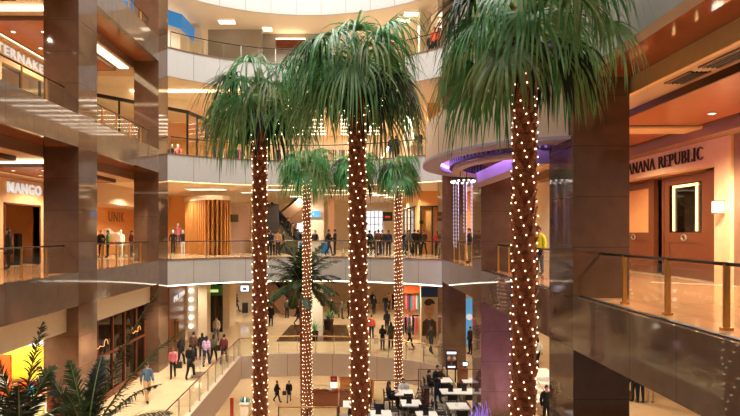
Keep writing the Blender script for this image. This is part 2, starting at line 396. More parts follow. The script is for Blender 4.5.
bay_ceiling(1, 11.0, [(5.6,12.1)], 3, 29.3, NAMES[3])
# L1 ceilings (under the middle storey)
struct('ceiling', MB().box(-22,4,-1.3,XL-.3,29.4,-1.22), 'beige', 'ceiling over the lower left shops', 'ceiling')
struct('ceiling', MB().box(XR+.3,3,-1.3,18,29.3,-1.22), 'beige', 'ceiling over the lower right walkway', 'ceiling')
# far ceilings
def far_ceiling(z, nm, m='cream'):
    p = arcpts(XL,XR,24,.22)
    struct('ceiling', MB().prism(([(-22,29.4)]+[p[0]]+p+[(16,29.4),(16,62),(-22,62)])[::-1], z, z+.1), m, f'pale ceiling of the {nm} storey beyond the curved parapet', 'ceiling')
far_ceiling(-1.42,'lower'); far_ceiling(4.5,'middle'); far_ceiling(10.4,'upper'); far_ceiling(16.3,'top','off_white')
# far and side walls
struct('wall_back', MB().box(-22,60,-12,18,60.3,-6.3), 'cream', 'pale end wall of the bottom storey', 'wall')
struct('wall_back', MB().box(-22,56,-6,18,56.3,-1.4), 'cream', 'pale end wall of the lower storey', 'wall')
struct('wall_back', MB().box(-22,52,0,18,52.3,4.6), 'cream_light', 'pale end wall of the middle storey', 'wall')
struct('wall_back', MB().box(-22,48,6,18,48.3,10.4), 'cream_light', 'pale end wall of the upper storey', 'wall')
struct('wall_back', MB().box(-22,46,12,18,46.3,16), 'plain_grey', 'grey end wall of the top storey', 'wall')
struct('wall_left', MB().box(-22.3,2,-12,-22,62,17), 'store_warm', 'outer wall behind the left shops', 'wall')
struct('wall_right', MB().box(18,2,-12,18.3,62,17), 'store_warm', 'outer wall behind the right shops', 'wall')
# ================================================================== BALUSTRADES
def balustrade(path, z, label, group=None, rail='rail_dark', post='brass', pw=.034, h=1.05, step=1.4, glassmat='glass', curved=False, every=1):
    """glass panels, handrail and posts along a floor path"""
    P = [Vector((x,y,z)) for x,y in path]
    t = thing('glass_balustrade', label, 'railing', tuple(P[0]), group)
    pts = []
    for a, b in zip(P, P[1:]):
        n = max(1, round((b-a).length/step)) if not curved else 1
        for i in range(n): pts.append(a.lerp(b, i/n))
    pts.append(P[-1])
    obj('handrail', MB().tube([p+Vector((0,0,h)) for p in pts], .032, 8), rail, t, True)
    for i, p in enumerate(pts):
        if i % every == 0 or i == len(pts)-1:
            j = min(i, len(pts)-2); d = (pts[j+1]-pts[j]).normalized(); n = Vector((-d.y,d.x,0))
            mb = MB().obox(p+Vector((0,0,h/2)), d*pw/2, n*pw*.9, Vector((0,0,h/2)))
            mb.obox(p+Vector((0,0,.025)), d*pw*1.1, n*pw*1.5, Vector((0,0,.025)))
            obj('post', mb, post, t)
    for i in range(0, len(pts)-1):
        a, b = pts[i], pts[i+1]; d = (b-a).normalized(); n = Vector((-d.y,d.x,0)); L = (b-a).length
        obj('glass_panel', MB().obox((a+b)/2+Vector((0,0,h*.5)), d*(L/2-.05), n*.006, Vector((0,0,h*.5-.09))), glassmat, t)
    return t
struct('trim', MB().box(XR+.12,3,.0,XR+.24,12.25,.05).box(XR+.12,13.8,.0,XR+.24,20.7,.05), 'black', 'thin black channel along the right floor edge', 'trim')
# left bays
for z, nm, st in ((0,'middle','white-lettered fashion store'),(6,'upper','shops above the white-lettered store'),(12,'top','highest left gallery')):
    balustrade([(-10.7,12.9),(-10.7,19.9)], z, f'glass balustrade in front of the {st}, nearer bay, with brass posts')
    balustrade([(-10.7,21.3),(-10.7,28.4)], z, f'glass balustrade between the two left columns on the {nm} storey')
balustrade([(6.0,5.2),(6.0,12.75)], 0, 'glass balustrade with dark handrail in front of the wooden store doors', step=1.5, pw=.05)
balustrade([(6.0,13.9),(6.0,20.6)], 0, 'glass balustrade with brass posts where the guard in the yellow vest stands')
balustrade([(6.0,22.3),(6.0,29.1)], 0, 'glass balustrade behind the hanging strands of light')
for z, nm in ((0,'middle'),(6,'upper'),(12,'top')):
    balustrade([p for p in arcpts(XL+.2, XR-.15, 16, .22)], z+.05, f'curved glass balustrade along the far {nm} parapet', post='steel', curved=True, every=2, h=.98, pw=.04)
balustrade([(-6.6,9.0),(-6.6,arc(-6.5)+.1)], -6, 'sloping-in-view glass balustrade along the lower left walkway', post='steel', rail='wood_red', h=1.05)
balustrade(arcpts(-6.45, XR-.1, 11, .15), -6, 'curved glass balustrade along the lower far walkway', post='steel', rail='brass', curved=True, h=1.05, pw=.03)
# ================================================================== LEFT SHOPS
LW = -15.0
# white-lettered fashion store, middle storey
struct('wall_left', MB().box(LW-.3,17,0,LW,22.8,3.96).box(LW-.3,25.35,0,LW,29.4,3.96).box(LW-.3,22.8,2.8,LW,25.35,3.96), 'store_warm', 'beige shop front wall carrying the white letters', 'wall')
struct('trim', MB().box(LW-.34,22.72,0,LW+.03,22.8,2.88).box(LW-.34,25.35,0,LW+.03,25.43,2.88).box(LW-.34,22.72,2.8,LW+.03,25.43,2.88), 'wood_red', 'reddish frame round the doorway under the white letters', 'doorframe')
struct('wall_left', MB().box(-19.3,17,0,-19,29.4,3.96), 'orange_wall', 'orange back wall inside the white-lettered store', 'wall')
struct('wall_left', MB().box(-19,26.4,0,-15.3,26.7,3.96), 'orange_wall', 'orange side wall inside the white-lettered store', 'wall')
tx = text_mb('MANGO', .46, .06, .013, .95); place_text(tx, (LW+.06,22.9,3.34), (0,1,0), fit=2.5)
tx.v = [(v[0], v[1], v[2]) for v in tx.v]
tag(obj('sign_letters', tx, 'sign_white'), 'glowing white capital letters on the beige wall left of the brown column', 'sign')
t = thing('display_stand', 'dark narrow display stand inside the doorway below the white letters', 'stand', (-15.8,24.9,0))
obj('base', MB().box(-16,24.7,0,-15.5,25.1,.08), 'black', t); obj('panel', MB().box(-15.85,24.75,.08,-15.65,25.05,1.5), 'black', t)
# upper storey, lettered shop
struct('wall_left', MB().box(LW-.3,17,6,LW,22.6,10.0).box(LW-.3,27.2,6,LW,29.4,10.0).box(LW-.3,22.6,9.0,LW,27.2,10.0), 'store_warm', 'beige shop front wall of the upper left shop', 'wall')
tx = text_mb('ALTERNAKER', .4, .06, .002); place_text(tx, (LW+.06,21.2,9.36), (0,1,0), fit=4.9)
tag(obj('sign_letters', tx, 'sign_white'), 'long row of glowing white letters on the upper left shop front', 'sign')
t = thing('shop_window', 'wide lit shop window with thin dark frames under the upper white letters', 'window', (LW-.15,24.9,6))
fr = MB()
for y in (22.6,24.1,25.6,27.14): fr.box(LW-.2,y,6,LW-.1,y+.07,9.0)
fr.box(LW-.2,22.6,8.1,LW-.1,27.2,8.18)
obj('frame', fr, 'dark', t); obj('pane', MB().box(LW-.16,22.6,6,LW-.14,27.2,9.0), 'glass', t)
struct('wall_left', MB().box(-18.3,17,6,-18,29.4,10.2), 'store_warm', 'warm back wall of the upper left shop', 'wall')
# glowing coves between timber ceilings and shop bulkheads
for z, nm in ((4.3,'middle'),(10.3,'upper'),(16.3,'top')):
    for a, b, w in ((12.9,19.4,'nearer'),(21.3,27.8,'farther')):
        tag(obj('cove_light', MB().box(XL-5.22,a,z-.02,XL-5.02,b,z+.05), 'strip_soft'), f'glowing ceiling cove over the {nm} left walkway, {w} bay', 'light')
tag(obj('cove_light', MB().box(XL-2.05,21.3,10.34,XL-1.6,27.9,10.4), 'strip_soft'), 'bright ceiling cove strip behind the soffit of the upper left bay by the corner column', 'light')
# cross coves at the column line
for z, nm in ((4.26,'middle'),(10.26,'upper')):
    tag(obj('cove_light', MB().box(XL-5.0,20.2,z,XL-1.7,20.45,z+.1), 'strip_soft'), f'glowing cross cove on the {nm} left ceiling at the column', 'light')
def downlight(x, y, z, label, group):
    t = thing('downlight', label, 'light', (x,y,z), group)
    obj('ring', MB().lathe([(.11,0),(.11,-.02),(.08,-.02),(.08,0)], (x,y,z), 14), 'white', t)
    obj('lens', MB().lathe([(.078,-.002),(.078,-.012)], (x,y,z), 14), 'lamp_white', t)
for k, z in ((2,4.24),(3,10.24)):
    for y in (14.2,16.3,18.4,22.5,24.5,26.5):
        for u in (3.0,4.3): downlight(XL-u, y, z, f'round recessed downlight in the timber ceiling of the {NAMES[k]} left walkway', f'downlights in the {NAMES[k]} left timber ceilings')
# ---- second store, middle storey: orange interior with clothes
struct('wall_left', MB().box(-17.3,29.4,0,-17,45,4.5), 'orange_wall', 'orange back wall of the clothes store behind the left corner column', 'wall')
struct('wall_left', MB().box(-17,42,0,-11.6,42.3,4.5), 'orange_wall', 'orange end wall of the clothes store', 'wall')
struct('trim', MB().box(-17,29.6,3.3,-14.4,45,4.5), 'beige', 'lowered bulkhead over the clothes store', 'bulkhead')
tx = text_mb('UNIK', .75, .03, .0); place_text(tx, (-16.96,37.0,2.35), (0,1,0), fit=2.6)
tag(obj('sign_letters', tx, 'bulk_brown'), 'faint brown capital letters on the orange clothes store wall', 'sign')
def mannequin(x, y, z, label, top, low, h=1.8, rot=0):
    t = thing('mannequin', label, 'mannequin', (x,y,z), 'shop mannequins')
    b = MB(); b.lathe([(.2,0),(.2,.02)], (x,y,z), 14)
    obj('base', b, 'steel', t)
    l = MB()
    for s in (-1,1): l.tube([(x+s*.1,y,z+.02),(x+s*.1,y+.02,z+.45),(x+s*.09,y,z+.88)], [.05,.06,.085], 8)
    obj('leg', l, low, t)
    b = MB(); b.lathe([(.13,.84),(.17,.92),(.13,1.12),(.19,1.34),(.17,1.43),(.06,1.47)], (x,y,z), 12)
    for s in (-1,1): b.tube([(x+s*.19,y,z+1.4),(x+s*.25,y,z+1.15),(x+s*.24,y-.05,z+.88)], [.055,.045,.035], 7)
    obj('torso', b, top, t, True)
    hd = MB().ball((x,y,z+1.64), (.08,.1,.12)); hd.tube([(x,y,z+1.44),(x,y,z+1.56)], .05, 8)
    obj('head', hd, 'white', t, True); return t
mannequin(PX(121,36), 36, 0, 'white dressed mannequin in the orange clothes store behind shoppers', 'white', 'white')
mannequin(PX(173,39), 39, 0, 'dark mannequin in the orange store left of the slatted wall', 'black_cloth', 'black_cloth')
mannequin(PX(178,40), 40, .5, 'mannequin in a pink top on a plinth near the slatted wall', 'pink', 'grey_cloth')
mannequin(PX(183,39), 39, 0, 'mannequin in a black top and white trousers beside the slatted wall', 'black_cloth', 'white')
tag(obj('display_plinth', MB().box(PX(176,40)-.5,39.6,0,PX(176,40)+.6,40.5,.5), 'wood_slat'), 'low timber plinth carrying a mannequin in the orange store', 'plinth')
# white sculptural clothes wave
mb = MB(); pts = []
for i in range(10):
    a = i/9; x = PX(97+24*a, 36); pts.append((x, 36+.2*math.sin(a*5), 1.75-.8*abs(a-.35)+.15*math.sin(a*9)))
for i in range(9):
    p, q = Vector(pts[i]), Vector(pts[i+1])
    mb.ext([p, q, q+Vector((0,.2,-.55)), p+Vector((0,.2,-.55))], (0,.6,.1))
tag(obj('hanging_canopy', mb, 'white'), 'white folded wave-shaped canopy over the tables in the orange store', 'decoration')
def clothes_table(x, y, z, label, cols):
    t = thing('display_table', label, 'table', (x,y,z), 'store display tables')
    obj('tabletop', MB().box(x-.6,y-.35,z+.72,x+.6,y+.35,z+.78), 'white', t)
    for sx in (-.55,.55):
        for sy in (-.3,.3): obj('leg', MB().box(x+sx-.025,y+sy-.025,z,x+sx+.025,y+sy+.025,z+.72), 'steel', t)
    for i, c in enumerate(cols):
        tag(obj('folded_clothes', MB().box(x-.5+i*.36,y-.22,z+.78,x-.22+i*.36,y+.22,z+.9).box(x-.48+i*.36,y-.2,z+.9,x-.24+i*.36,y+.2,z+.96), c), f'pile of folded {("white","red","grey")[i]} clothes on the {label.split(" table")[0].split(" ",1)[0]} {label.split(" ",1)[1].split(" with")[0]}', 'clothes')
clothes_table(PX(113,33.5), 33.5, 0, 'left white table with folded clothes behind the far left rail', ['white','red','grey_cloth'])
clothes_table(PX(135,33.5), 33.5, 0, 'right white table with folded clothes behind the far left rail', ['white_cloth','maroon','grey_cloth'])
# ---- slatted timber wall, curved corner
t = thing('slatted_wall', 'curved wall of tall vertical timber slats on the middle storey', 'partition', (-9.6,36.5,0))
path = []
for px, Y in ((186,38.6),(192,37.3),(199,36.4),(207,35.8),(215,35.7),(223,36.0),(230,36.6)): path.append((PX(px,Y), Y))
core = MB(); sl = MB()
for (a, b) in zip(path, path[1:]):
    A, B = Vector((*a,0)), Vector((*b,0)); d = (B-A).normalized(); n = Vector((-d.y,d.x,0)); L = (B-A).length
    core.obox((A+B)/2+n*.12+Vector((0,0,1.9)), d*L/2, n*.03, Vector((0,0,1.9)))
    k = max(2, int(L/.2))
    for i in range(k):
        p = A.lerp(B, (i+.5)/k); sl.obox(p+Vector((0,0,1.9)), d*.06, n*.1, Vector((0,0,1.9)))
obj('backing', core, 'wood_dark', t); obj('slat', sl, 'wood_slat', t)['kind'] = 'stuff'
obj('header', MB().prism([(a[0],a[1]-.15) for a in path]+[(a[0]-.3,a[1]+.5) for a in path[::-1]], 3.8, 4.1), 'cream_light', t)
# ---- upper storey: angled black-framed shopfront wrapping the far left corner
def angled_front(A, B, z, h, label, wallmat, n=4):
    A, B = Vector((*A,z)), Vector((*B,z)); d = (B-A).normalized(); nn = Vector((d.y,-d.x,0)); L = (B-A).length
    t = thing('shop_window', label, 'window', tuple((A+B)/2))
    fr = MB()
    for i in range(n+1): fr.obox(A.lerp(B,i/n)+Vector((0,0,h/2)), d*.04, nn*.06, Vector((0,0,h/2)))
    fr.obox((A+B)/2+Vector((0,0,h)), d*L/2, nn*.09, Vector((0,0,.1)))
    ff = obj('frame', fr, 'black', t); obj('pane', MB().obox((A+B)/2+Vector((0,0,h/2)), d*L/2, nn*.01, Vector((0,0,h/2))), 'glass', ff)
    return t, A, B, d, nn, L
t, A, B, d, nn, L = angled_front((-15,30.7), (-10.8,35.2), 6, 3.7, 'angled lit shop window with thick black frames, far left of the upper storey', 'store_warm')
struct('wall_left', MB().obox((A+B)/2+Vector((0,0,4.2)), d*L/2, nn*.12, Vector((0,0,.4))), 'cream_light', 'pale wall over the angled black-framed shop window', 'wall')
t2, A2, B2, d2, n2, L2 = angled_front((-10.8,35.2), (-9.6,40), 6, 3.7, 'side pane of the angled black-framed shop, next to the first palm', 'store_warm', 4)
struct('wall_left', MB().box(-17,41,6,-9.4,41.3,10.2), 'orange_wall', 'orange wall inside the angled upper shop', 'wall')
for i, (px, c1) in enumerate(((172,'black_cloth'),(178,'pink'),(107,'white_cloth'),(118,'tan'))):
    mannequin(PX(px,36.5), 36.5, 6, f'mannequin in {["black","pink","white","tan"][i]} behind the angled black-framed shop window', c1, 'grey_cloth')
# ---- top storey: blue banded store
t = thing('store_sign_band', 'bright blue sign band wrapping the corner store of the top storey', 'sign', (-12,33,15.2))
mb = MB()
def vband(A, B, z0, z1, th=.15):
    A, B = Vector((*A,0)), Vector((*B,0)); d = (B-A).normalized(); n = Vector((-d.y,d.x,0))
    return [tuple(A+Vector((0,0,z0))), tuple(B+Vector((0,0,z0))), tuple(B+Vector((0,0,z1))), tuple(A+Vector((0,0,z1)))], tuple(n*th)
q, e = vband((-15,30.2), (-10.9,34.4), 15.05, 15.98); mb.ext(q, e)
q, e = vband((-10.9,34.4), (-10.75,36.6), 15.05, 15.98); mb.ext(q, e)
obj('panel', mb, 'sign_blue_lit', t)
mb = MB(); q, e = vband((-15,30.4), (-11.05,34.5), 12, 15.05); mb.ext(q, e); q, e = vband((-11.05,34.5), (-10.9,36.6), 12, 15.05); mb.ext(q, e)
struct('wall_left', mb, 'cream_light', 'cream wall below the blue sign band', 'wall')
struct('wall_left', MB().box(-11.6,36.6,12,-10.3,37.4,16), 'cream_light', 'cream pier beside the blue store', 'wall')
# ================================================================== LOWER LEFT SHOPS
struct('beam', MB().box(-10.95,4,-2.2,-10.6,19.65,-1.22), 'cream', 'pale pink bulkhead over the yellow toy shop', 'bulkhead')
struct('beam', MB().box(-10.95,21.1,-2.2,-10.6,28.0,-1.22), 'cream', 'pale pink bulkhead over the dark shop front', 'bulkhead')
tag(obj('smoke_detector', MB().lathe([(.16,0),(.16,-.04),(.1,-.07)], (-10.45,17.9,-1.23), 14), 'bulk_brown'), 'small round ceiling detector under the left slab edge', 'detector')
# toy shop end wall facing the viewer
struct('wall_left', MB().box(-17,19.75,-6,-10.9,19.95,-1.3), 'white', 'white end wall of the yellow toy shop', 'wall')
struct('wall_left', MB().box(-17.2,6,-6,-17,19.75,-1.3), 'yellow', 'yellow back wall of the toy shop', 'wall')
tag(obj('wall_panel', MB().box(-13.4,19.68,-4.0,-10.98,19.75,-2.75), 'yellow'), 'broad yellow panel band on the toy shop end wall', 'panel')
t = thing('wall_panel', 'orange panel with a white round emblem in the toy shop, by the frame edge', 'panel', (-12.8,18.95,-4.4))
obj('board', MB().box(-13.3,18.9,-4.4,-12.25,19.0,-2.9), 'orange', t)
obj('emblem', MB().lathe([(.25,0),(.25,.02)], (0,0,0), 18), 'white', t, local=True)
t.children[-1].rotation_euler = (R(90),0,0); t.children[-1].location = (.25,-.05,.55)
t = thing('toy_shelf', 'tall white shelf unit packed with small toys under the yellow panel', 'shelf', (-12.1,19.35,-6))
x0, x1 = PX(10,19.3), PX(49,19.3)
mb = MB().box(x0,19.1,-6,x0+.04,19.6,-4.05).box(x1-.04,19.1,-6,x1,19.6,-4.05).box(x0,19.58,-6,x1,19.62,-4.05)
obj('frame', mb, 'wood_red', t)
rt = random.Random(4); cols = ['red','blue','yellow','pink','white','orange','teal','green','tan']
for i in range(4):
    z = -5.9+i*.48; obj('shelf_board', MB().box(x0+.04,19.1,z,x1-.04,19.58,z+.04), 'white', t)
    x = x0+.08
    while x < x1-.2:
        w = rt.uniform(.1,.18); hh = rt.uniform(.16,.36)
        tag(obj('toy_box', MB().box(x,19.14,z+.04,x+w,19.45,z+.04+hh).box(x+.02,19.13,z+.07,x+w-.02,19.14,z+.02+hh*.8), rt.choice(cols)), 'small coloured toy box on the shelf unit under the yellow panel', 'toy', 'toy boxes on the white shelf')
        x += w+.03
t = thing('toy_counter', 'white counter sign with a blue star and a yellow ring below the toy shelf', 'counter', (PX(33,18.2),18.2,-6))
xa, xb = PX(20,18.2), PX(47,18.2)
obj('body', MB().box(xa,18.1,-6,xb,18.6,-4.95), 'white', t); obj('top', MB().box(xa-.03,18.05,-4.95,xb+.03,18.65,-4.9), 'off_white', t)
st = []; cx_, cz_ = PX(27,18.1), -4.65
obj('header', MB().box(xa,18.1,-4.9,xb,18.16,-4.4), 'white', t)
for i in range(10): r_ = .17 if i % 2 == 0 else .07; st.append((cx_+r_*math.sin(i*math.pi/5), 18.09, cz_+r_*math.cos(i*math.pi/5)))
obj('star', MB().ext(st[::-1], (0,-.02,0)), 'blue', t)
obj('ring', MB().tube([(PX(40,18.1)+.13*math.cos(a*.5236), 18.08, cz_+.13*math.sin(a*.5236)) for a in range(12)], .03, 6, closed=True), 'yellow', t)
t = thing('step_ladder', 'pale wooden step ladder leaning in front of the toy shelf', 'ladder', (PX(43,18.9),18.9,-6))
xq = PX(43,18.9)
for s in (-1,1): obj('rail', MB().tube([(xq+s*.22,18.75,-6),(xq+s*.12-.1,19.05,-4.1)], .025, 6), 'tan', t)
for i in range(5): z = -5.7+i*.35; obj('rung', MB().tube([(xq-.2+.012*i-.02*i,18.8+.055*i,z),(xq+.2-.03*i,18.8+.055*i,z)], .018, 6), 'tan', t)
# dark shop front
t = thing('glazed_shop', 'dark glazed shop front with brown mullions and neon scripts, lower left', 'shop front', (-10.9,24.5,-6))
fr = MB()
for y in (21.1,22.6,24.1,25.4,26.8,27.95): fr.box(-10.98,y,-6,-10.84,y+.08,-2.2)
fr.box(-10.98,21.1,-2.32,-10.84,28,-2.2).box(-10.98,21.1,-4.0,-10.84,28,-3.9).box(-10.98,21.1,-6,-10.84,28,-5.7)
obj('frame', fr, 'wood_red', t); obj('pane', MB().box(-10.93,21.1,-6,-10.91,28,-2.2), 'glass_dark', t)
def squiggle(x, y, z, L, h, n=26):
    pts = []
    for i in range(n):
        a = i/(n-1); pts.append((x, y+L*a+.06*math.sin(a*22), z+h*(.5+.5*math.sin(a*17))*(.6+.4*math.sin(a*7+1))))
    return MB().tube(pts, .013, 5)
obj('neon_script', squiggle(-10.8,22.2,-3.5,1.3,.32), 'sign_neon', t); obj('neon_script', squiggle(-10.8,26.0,-3.55,1.2,.32), 'sign_neon', t)
struct('wall_left', MB().box(-15,20.2,-6,-14.8,29.4,-1.3), 'wood_dark', 'dark back wall of the glazed lower shop', 'wall')
for i, (y, z, c) in enumerate(((22.6,-5.2,'gold_light'),(24.6,-4.9,'gold_light'),(26.4,-5.1,'panel_light'))):
    t = thing('lit_display_case', f'lit display case {["at the near end","in the middle","at the far end"][i]} of the dark glazed shop', 'display', (-12.2,y,-6))
    obj('plinth', MB().box(-12.6,y-.6,-6,-11.8,y+.6,z-.3), 'wood_red', t); obj('glass_box', MB().box(-12.5,y-.5,z-.3,-11.9,y+.5,z+.3), 'glass', t)
    obj('lamp_panel', MB().box(-12.5,y-.5,z+.3,-11.9,y+.5,z+.36), c, t)
    for j in range(5): obj('goods', MB().lathe([(.05,0),(.06,.1),(.025,.14),(.03,.2)], (-12.2,y-.4+.2*j,z-.3), 10), ['brass','coral','white','teal','brass'][j], t)
# brown lettered store beyond the corner column
A, B = (-10.35,30.3), (-11.35,36.5)
mb = MB(); q, e = vband(A, B, -6, -1.45); mb.ext(q, e)
struct('wall_left', mb, 'wood_red', 'brown timber front of the lettered store beyond the left corner column', 'wall')
tx = text_mb('PILTNA', .34, .05, .004); place_text(tx, (-10.5,31.6,-2.7), (-1.0,6.2,0), fit=4.3)
tag(obj('sign_letters', tx, 'sign_white'), 'glowing white letters on the brown timber store front', 'sign')
t = thing('framed_mirror', 'tall pale framed mirror on the brown timber store front', 'mirror', (-10.62,32.4,-5.4))
mb = MB()
for (y0_,y1_,z0_,z1_) in ((32.0,32.08,-5.2,-3.9),(32.8,32.88,-5.2,-3.9),(32.0,32.88,-5.2,-5.12),(32.0,32.88,-3.98,-3.9)): mb.box(-10.62-.16*(y0_-32), y0_, z0_, -10.5-.16*(y0_-32), y1_, z1_)
obj('frame', mb, 'brass', t)
mb = MB().box(PX(188,36.6),36.5,-6,PX(197,36.6),36.9,-1.45)
struct('pillar', mb, 'cream_light', 'cream pier carrying a column of round light bulbs', 'pier')
for i in range(6): 
    t = thing('wall_bulb', f'round glowing bulb on the cream pier, {["lowest","second","third","fourth","fifth","topmost"][i]} of six', 'light', (PX(191,36.4),36.42,-5.0+i*.62), 'bulbs on the cream pier')
    obj('socket', MB().lathe([(.06,0),(.06,.05)], (0,0,0), 10), 'brass', t, local=True); t.children[-1].rotation_euler = (R(90),0,0); t.children[-1].location = (0,.06,0)
    obj('globe', MB().ball((PX(191,36.4),36.36,-5.0+i*.62), .13, 12, 8), 'lamp_white', t, True)
struct('pillar', MB().box(PX(197,38),38,-6,PX(207,38),39,-1.45), 'pilaster', 'broad cream pillar between the bulbs and the green-signed shop', 'pillar')
t = thing('glazed_shop', 'narrow glazed shop front with a green lit sign, lower storey far left', 'shop front', (PX(214,39.5),39.5,-6))
xa, xb = PX(207,39.5), PX(222,39.5); fr = MB()
for i in range(4): x = xa+(xb-xa)*i/3; fr.box(x-.05,39.45,-6,x+.05,39.6,-1.5)
obj('frame', fr, 'dark', t); obj('pane', MB().box(xa,39.5,-6,xb,39.52,-1.5), 'glass_dark', t); obj('sign_board', MB().box(xa-.1,39.2,-3.2,xb+.05,39.42,-2.45), 'green', t)
obj('sign_lettering', MB().box(xa+.15,39.17,-2.95,xb-.2,39.2,-2.75), 'sign_green', t)
struct('wall_left', MB().box(PX(222,43),41,-6,PX(235,43),43.5,-1.45), 'pilaster', 'pale marble wall right of the green-signed shop', 'wall')
struct('wall_left', MB().box(-22,43.5,-6,PX(224,43.5),43.8,-1.45), 'cream', 'pale wall behind the green-signed shop', 'wall')
struct('wall_back', MB().box(PX(238,52),51,-6,PX(262,52),51.3,-1.4), 'cream', 'pale wall carrying the small screen', 'wall')
t = thing('wall_screen', 'small lit blue-white screen high on the pale wall, lower storey', 'screen', (PX(245,50.8),50.9,PZ(290,50.8)))
obj('bezel', MB().box(PX(240,50.8),50.82,PZ(292,50.8),PX(249.5,50.8),51,PZ(285,50.8)), 'black', t)
obj('display', MB().box(PX(240.6,50.8),50.79,PZ(291.4,50.8),PX(248.9,50.8),50.83,PZ(285.6,50.8)), 'screen', t)
obj('picture', MB().box(PX(243,50.8),50.77,PZ(290,50.8),PX(246.5,50.8),50.8,PZ(288,50.8)), 'navy', t)
t = thing('litter_bin', 'dark square litter bin below the small wall screen', 'bin', (PX(245,49),49,-6))
obj('body', MB().box(PX(242.5,49),48.8,-6,PX(247.5,49),49.3,-5.05), 'dark', t); obj('lid', MB().box(PX(242.2,49),48.75,-5.05,PX(247.8,49),49.35,-4.95), 'steel', t)
# ================================================================== RIGHT SHOP (serif letters, wooden doors)
RW = 11.1
mb = MB().box(RW,15.72,3.6,RW+.45,26,4.4).box(RW,15.05,0,RW+.45,15.72,4.4).box(RW,22.4,0,RW+.45,26,3.6)
struct('wall_right', mb, 'store_warm', 'stone-coloured shop front carrying the black serif letters', 'wall')
struct('wall_right', MB().box(RW+.3,6,0,RW+.6,15.05,4.4), 'cream_light', 'brightly lit cream wall at the right edge of the view', 'wall')
struct('trim', MB().box(RW+.1,14.8,0,RW+.32,15.05,4.4), 'bulk_brown', 'slim brown edge post beside the bright cream wall', 'trim')
tx = serif_mb('BANANA REPUBLIC', .37, .05)
w = max(v[0] for v in tx.v); k = 4.65/w
# letters read from far (left in view) to near along the wall
t = thing('sign_letters', 'black serif capital letters on the stone-coloured shop front over wooden doors', 'sign', (RW,18.5,3.82)); xx = 0
for ch in 'BANANA REPUBLIC':
    q = serif_mb(ch, .41, .05)
    if q.v: q.v = [(RW-.02-v[2], 20.8-(v[0]*.9+xx)*k, 3.82+v[1]) for v in q.v]; obj('letter', q, 'letter_brown', t)
    xx += (SERIF[ch][0]+.06)*.37
struct('ceiling', MB().box(XR+.3,3,16,18,29.3,16.1), 'cream', 'pale ceiling of the top right gallery', 'ceiling')
def light_strip(x, y, z):
    t = thing('ceiling_light', 'long glowing ceiling strip of the top right gallery', 'light', (x,y,z), 'ceiling strips of the top right gallery')
    obj('housing', MB().box(x-1.9,y-.16,z,x+1.9,y+.16,z+.05), 'white', t); obj('diffuser', MB().box(x-1.85,y-.12,z-.02,x+1.85,y+.12,z), 'strip_white', t)
def door_leaf(y0, y1, x, label, glazed):
    t = thing('store_door', label, 'door', (x,(y0+y1)/2,0))
    fr = MB(); w = .26
    fr.box(x,y0,0,x+.09,y0+w,3.5).box(x,y1-w,0,x+.09,y1,3.5).box(x,y0+w,0,x+.09,y1-w,.3).box(x,y0+w,1.2,x+.09,y1-w,1.55).box(x,y0+w,3.25,x+.09,y1-w,3.5)
    ff = obj('frame', fr, 'wood_door', t); obj('lower_panel', MB().box(x+.03,y0+w,.3,x+.07,y1-w,1.2), 'wood_door', ff)
    if glazed:
        obj('pane', MB().box(x+.04,y0+w,1.55,x+.05,y1-w,3.25), 'glass_dark', ff)
        g = MB(); a, b = y0+w+.2, y1-w-.32
        g.box(x-.01,a,1.6,x+.02,a+.09,3.2).box(x-.01,b,1.6,x+.02,b+.09,3.2).box(x-.01,a,3.12,x+.02,b+.09,3.2)
        obj('light_strip', g, 'gold_light', ff)
    else: obj('upper_panel', MB().box(x+.03,y0+w,1.55,x+.06,y1-w,3.25), 'orange_wall', ff)
    obj('handle', MB().tube([(x-.03,(y0+y1)/2+.12*math.cos(a*.5236),1.37+.1*math.sin(a*.5236)) for a in range(12)], .03, 6, closed=True), 'steel', t)
door_leaf(16.75, 19.0, RW+.5, 'wooden store door leaf with dark glass and golden light strips', True)
door_leaf(19.75, 22.3, RW+.5, 'wooden store door leaf with a plain orange upper panel beside the stone column', False)
struct('trim', MB().box(RW+.46,15.72,0,RW+.62,16.7,3.6).box(RW+.46,15.72,3.52,RW+.62,22.4,3.6).box(RW+.48,19.02,0,RW+.66,19.12,3.6).box(RW+.48,19.64,0,RW+.66,19.74,3.6), 'wood_door', 'wooden jambs round the store doors', 'doorframe')
struct('wall_right', MB().box(RW+2.4,15,0,RW+2.6,26,4.4), 'wood_dark', 'dark interior wall behind the wooden store doors', 'wall')
for i in range(3):
    t = thing('wall_shelf', f'lit shelf with boxes seen through the dark door glass, {["lowest","middle","top"][i]} one', 'shelf', (RW+2.2,17.8,.8+i*.7))
    obj('board', MB().box(RW+2.05,16.6,.8+i*.7,RW+2.4,21,.84+i*.7), 'wood_door', t)
    for j in range(7): tag(obj('shelf_box', MB().box(RW+2.1,16.7+.55*j,.84+i*.7,RW+2.35,17.05+.55*j,1.2+i*.7).box(RW+2.09,16.75+.55*j,.9+i*.7,RW+2.1,17.0+.55*j,1.05+i*.7,1), [['tan','white'],['white','tan'],['grey_cloth','white'],['coral','white']][(i+j)%4]), 'small box on the shelves behind the wooden store doors', 'box', 'boxes behind the wooden doors')
t = thing('wall_sconce', 'glowing box wall lamp on the stone pier right of the wooden doors', 'lamp', (RW-.12,15.35,2.0))
obj('bracket', MB().box(RW-.05,15.28,2.1,RW,15.42,2.5), 'brass', t); obj('lamp_shade', MB().box(RW-.25,15.24,2.14,RW-.06,15.46,2.46), 'lamp_white', t)
obj('cap', MB().box(RW-.27,15.22,2.46,RW-.04,15.48,2.5).box(RW-.27,15.22,2.1,RW-.04,15.48,2.14), 'brass', t)
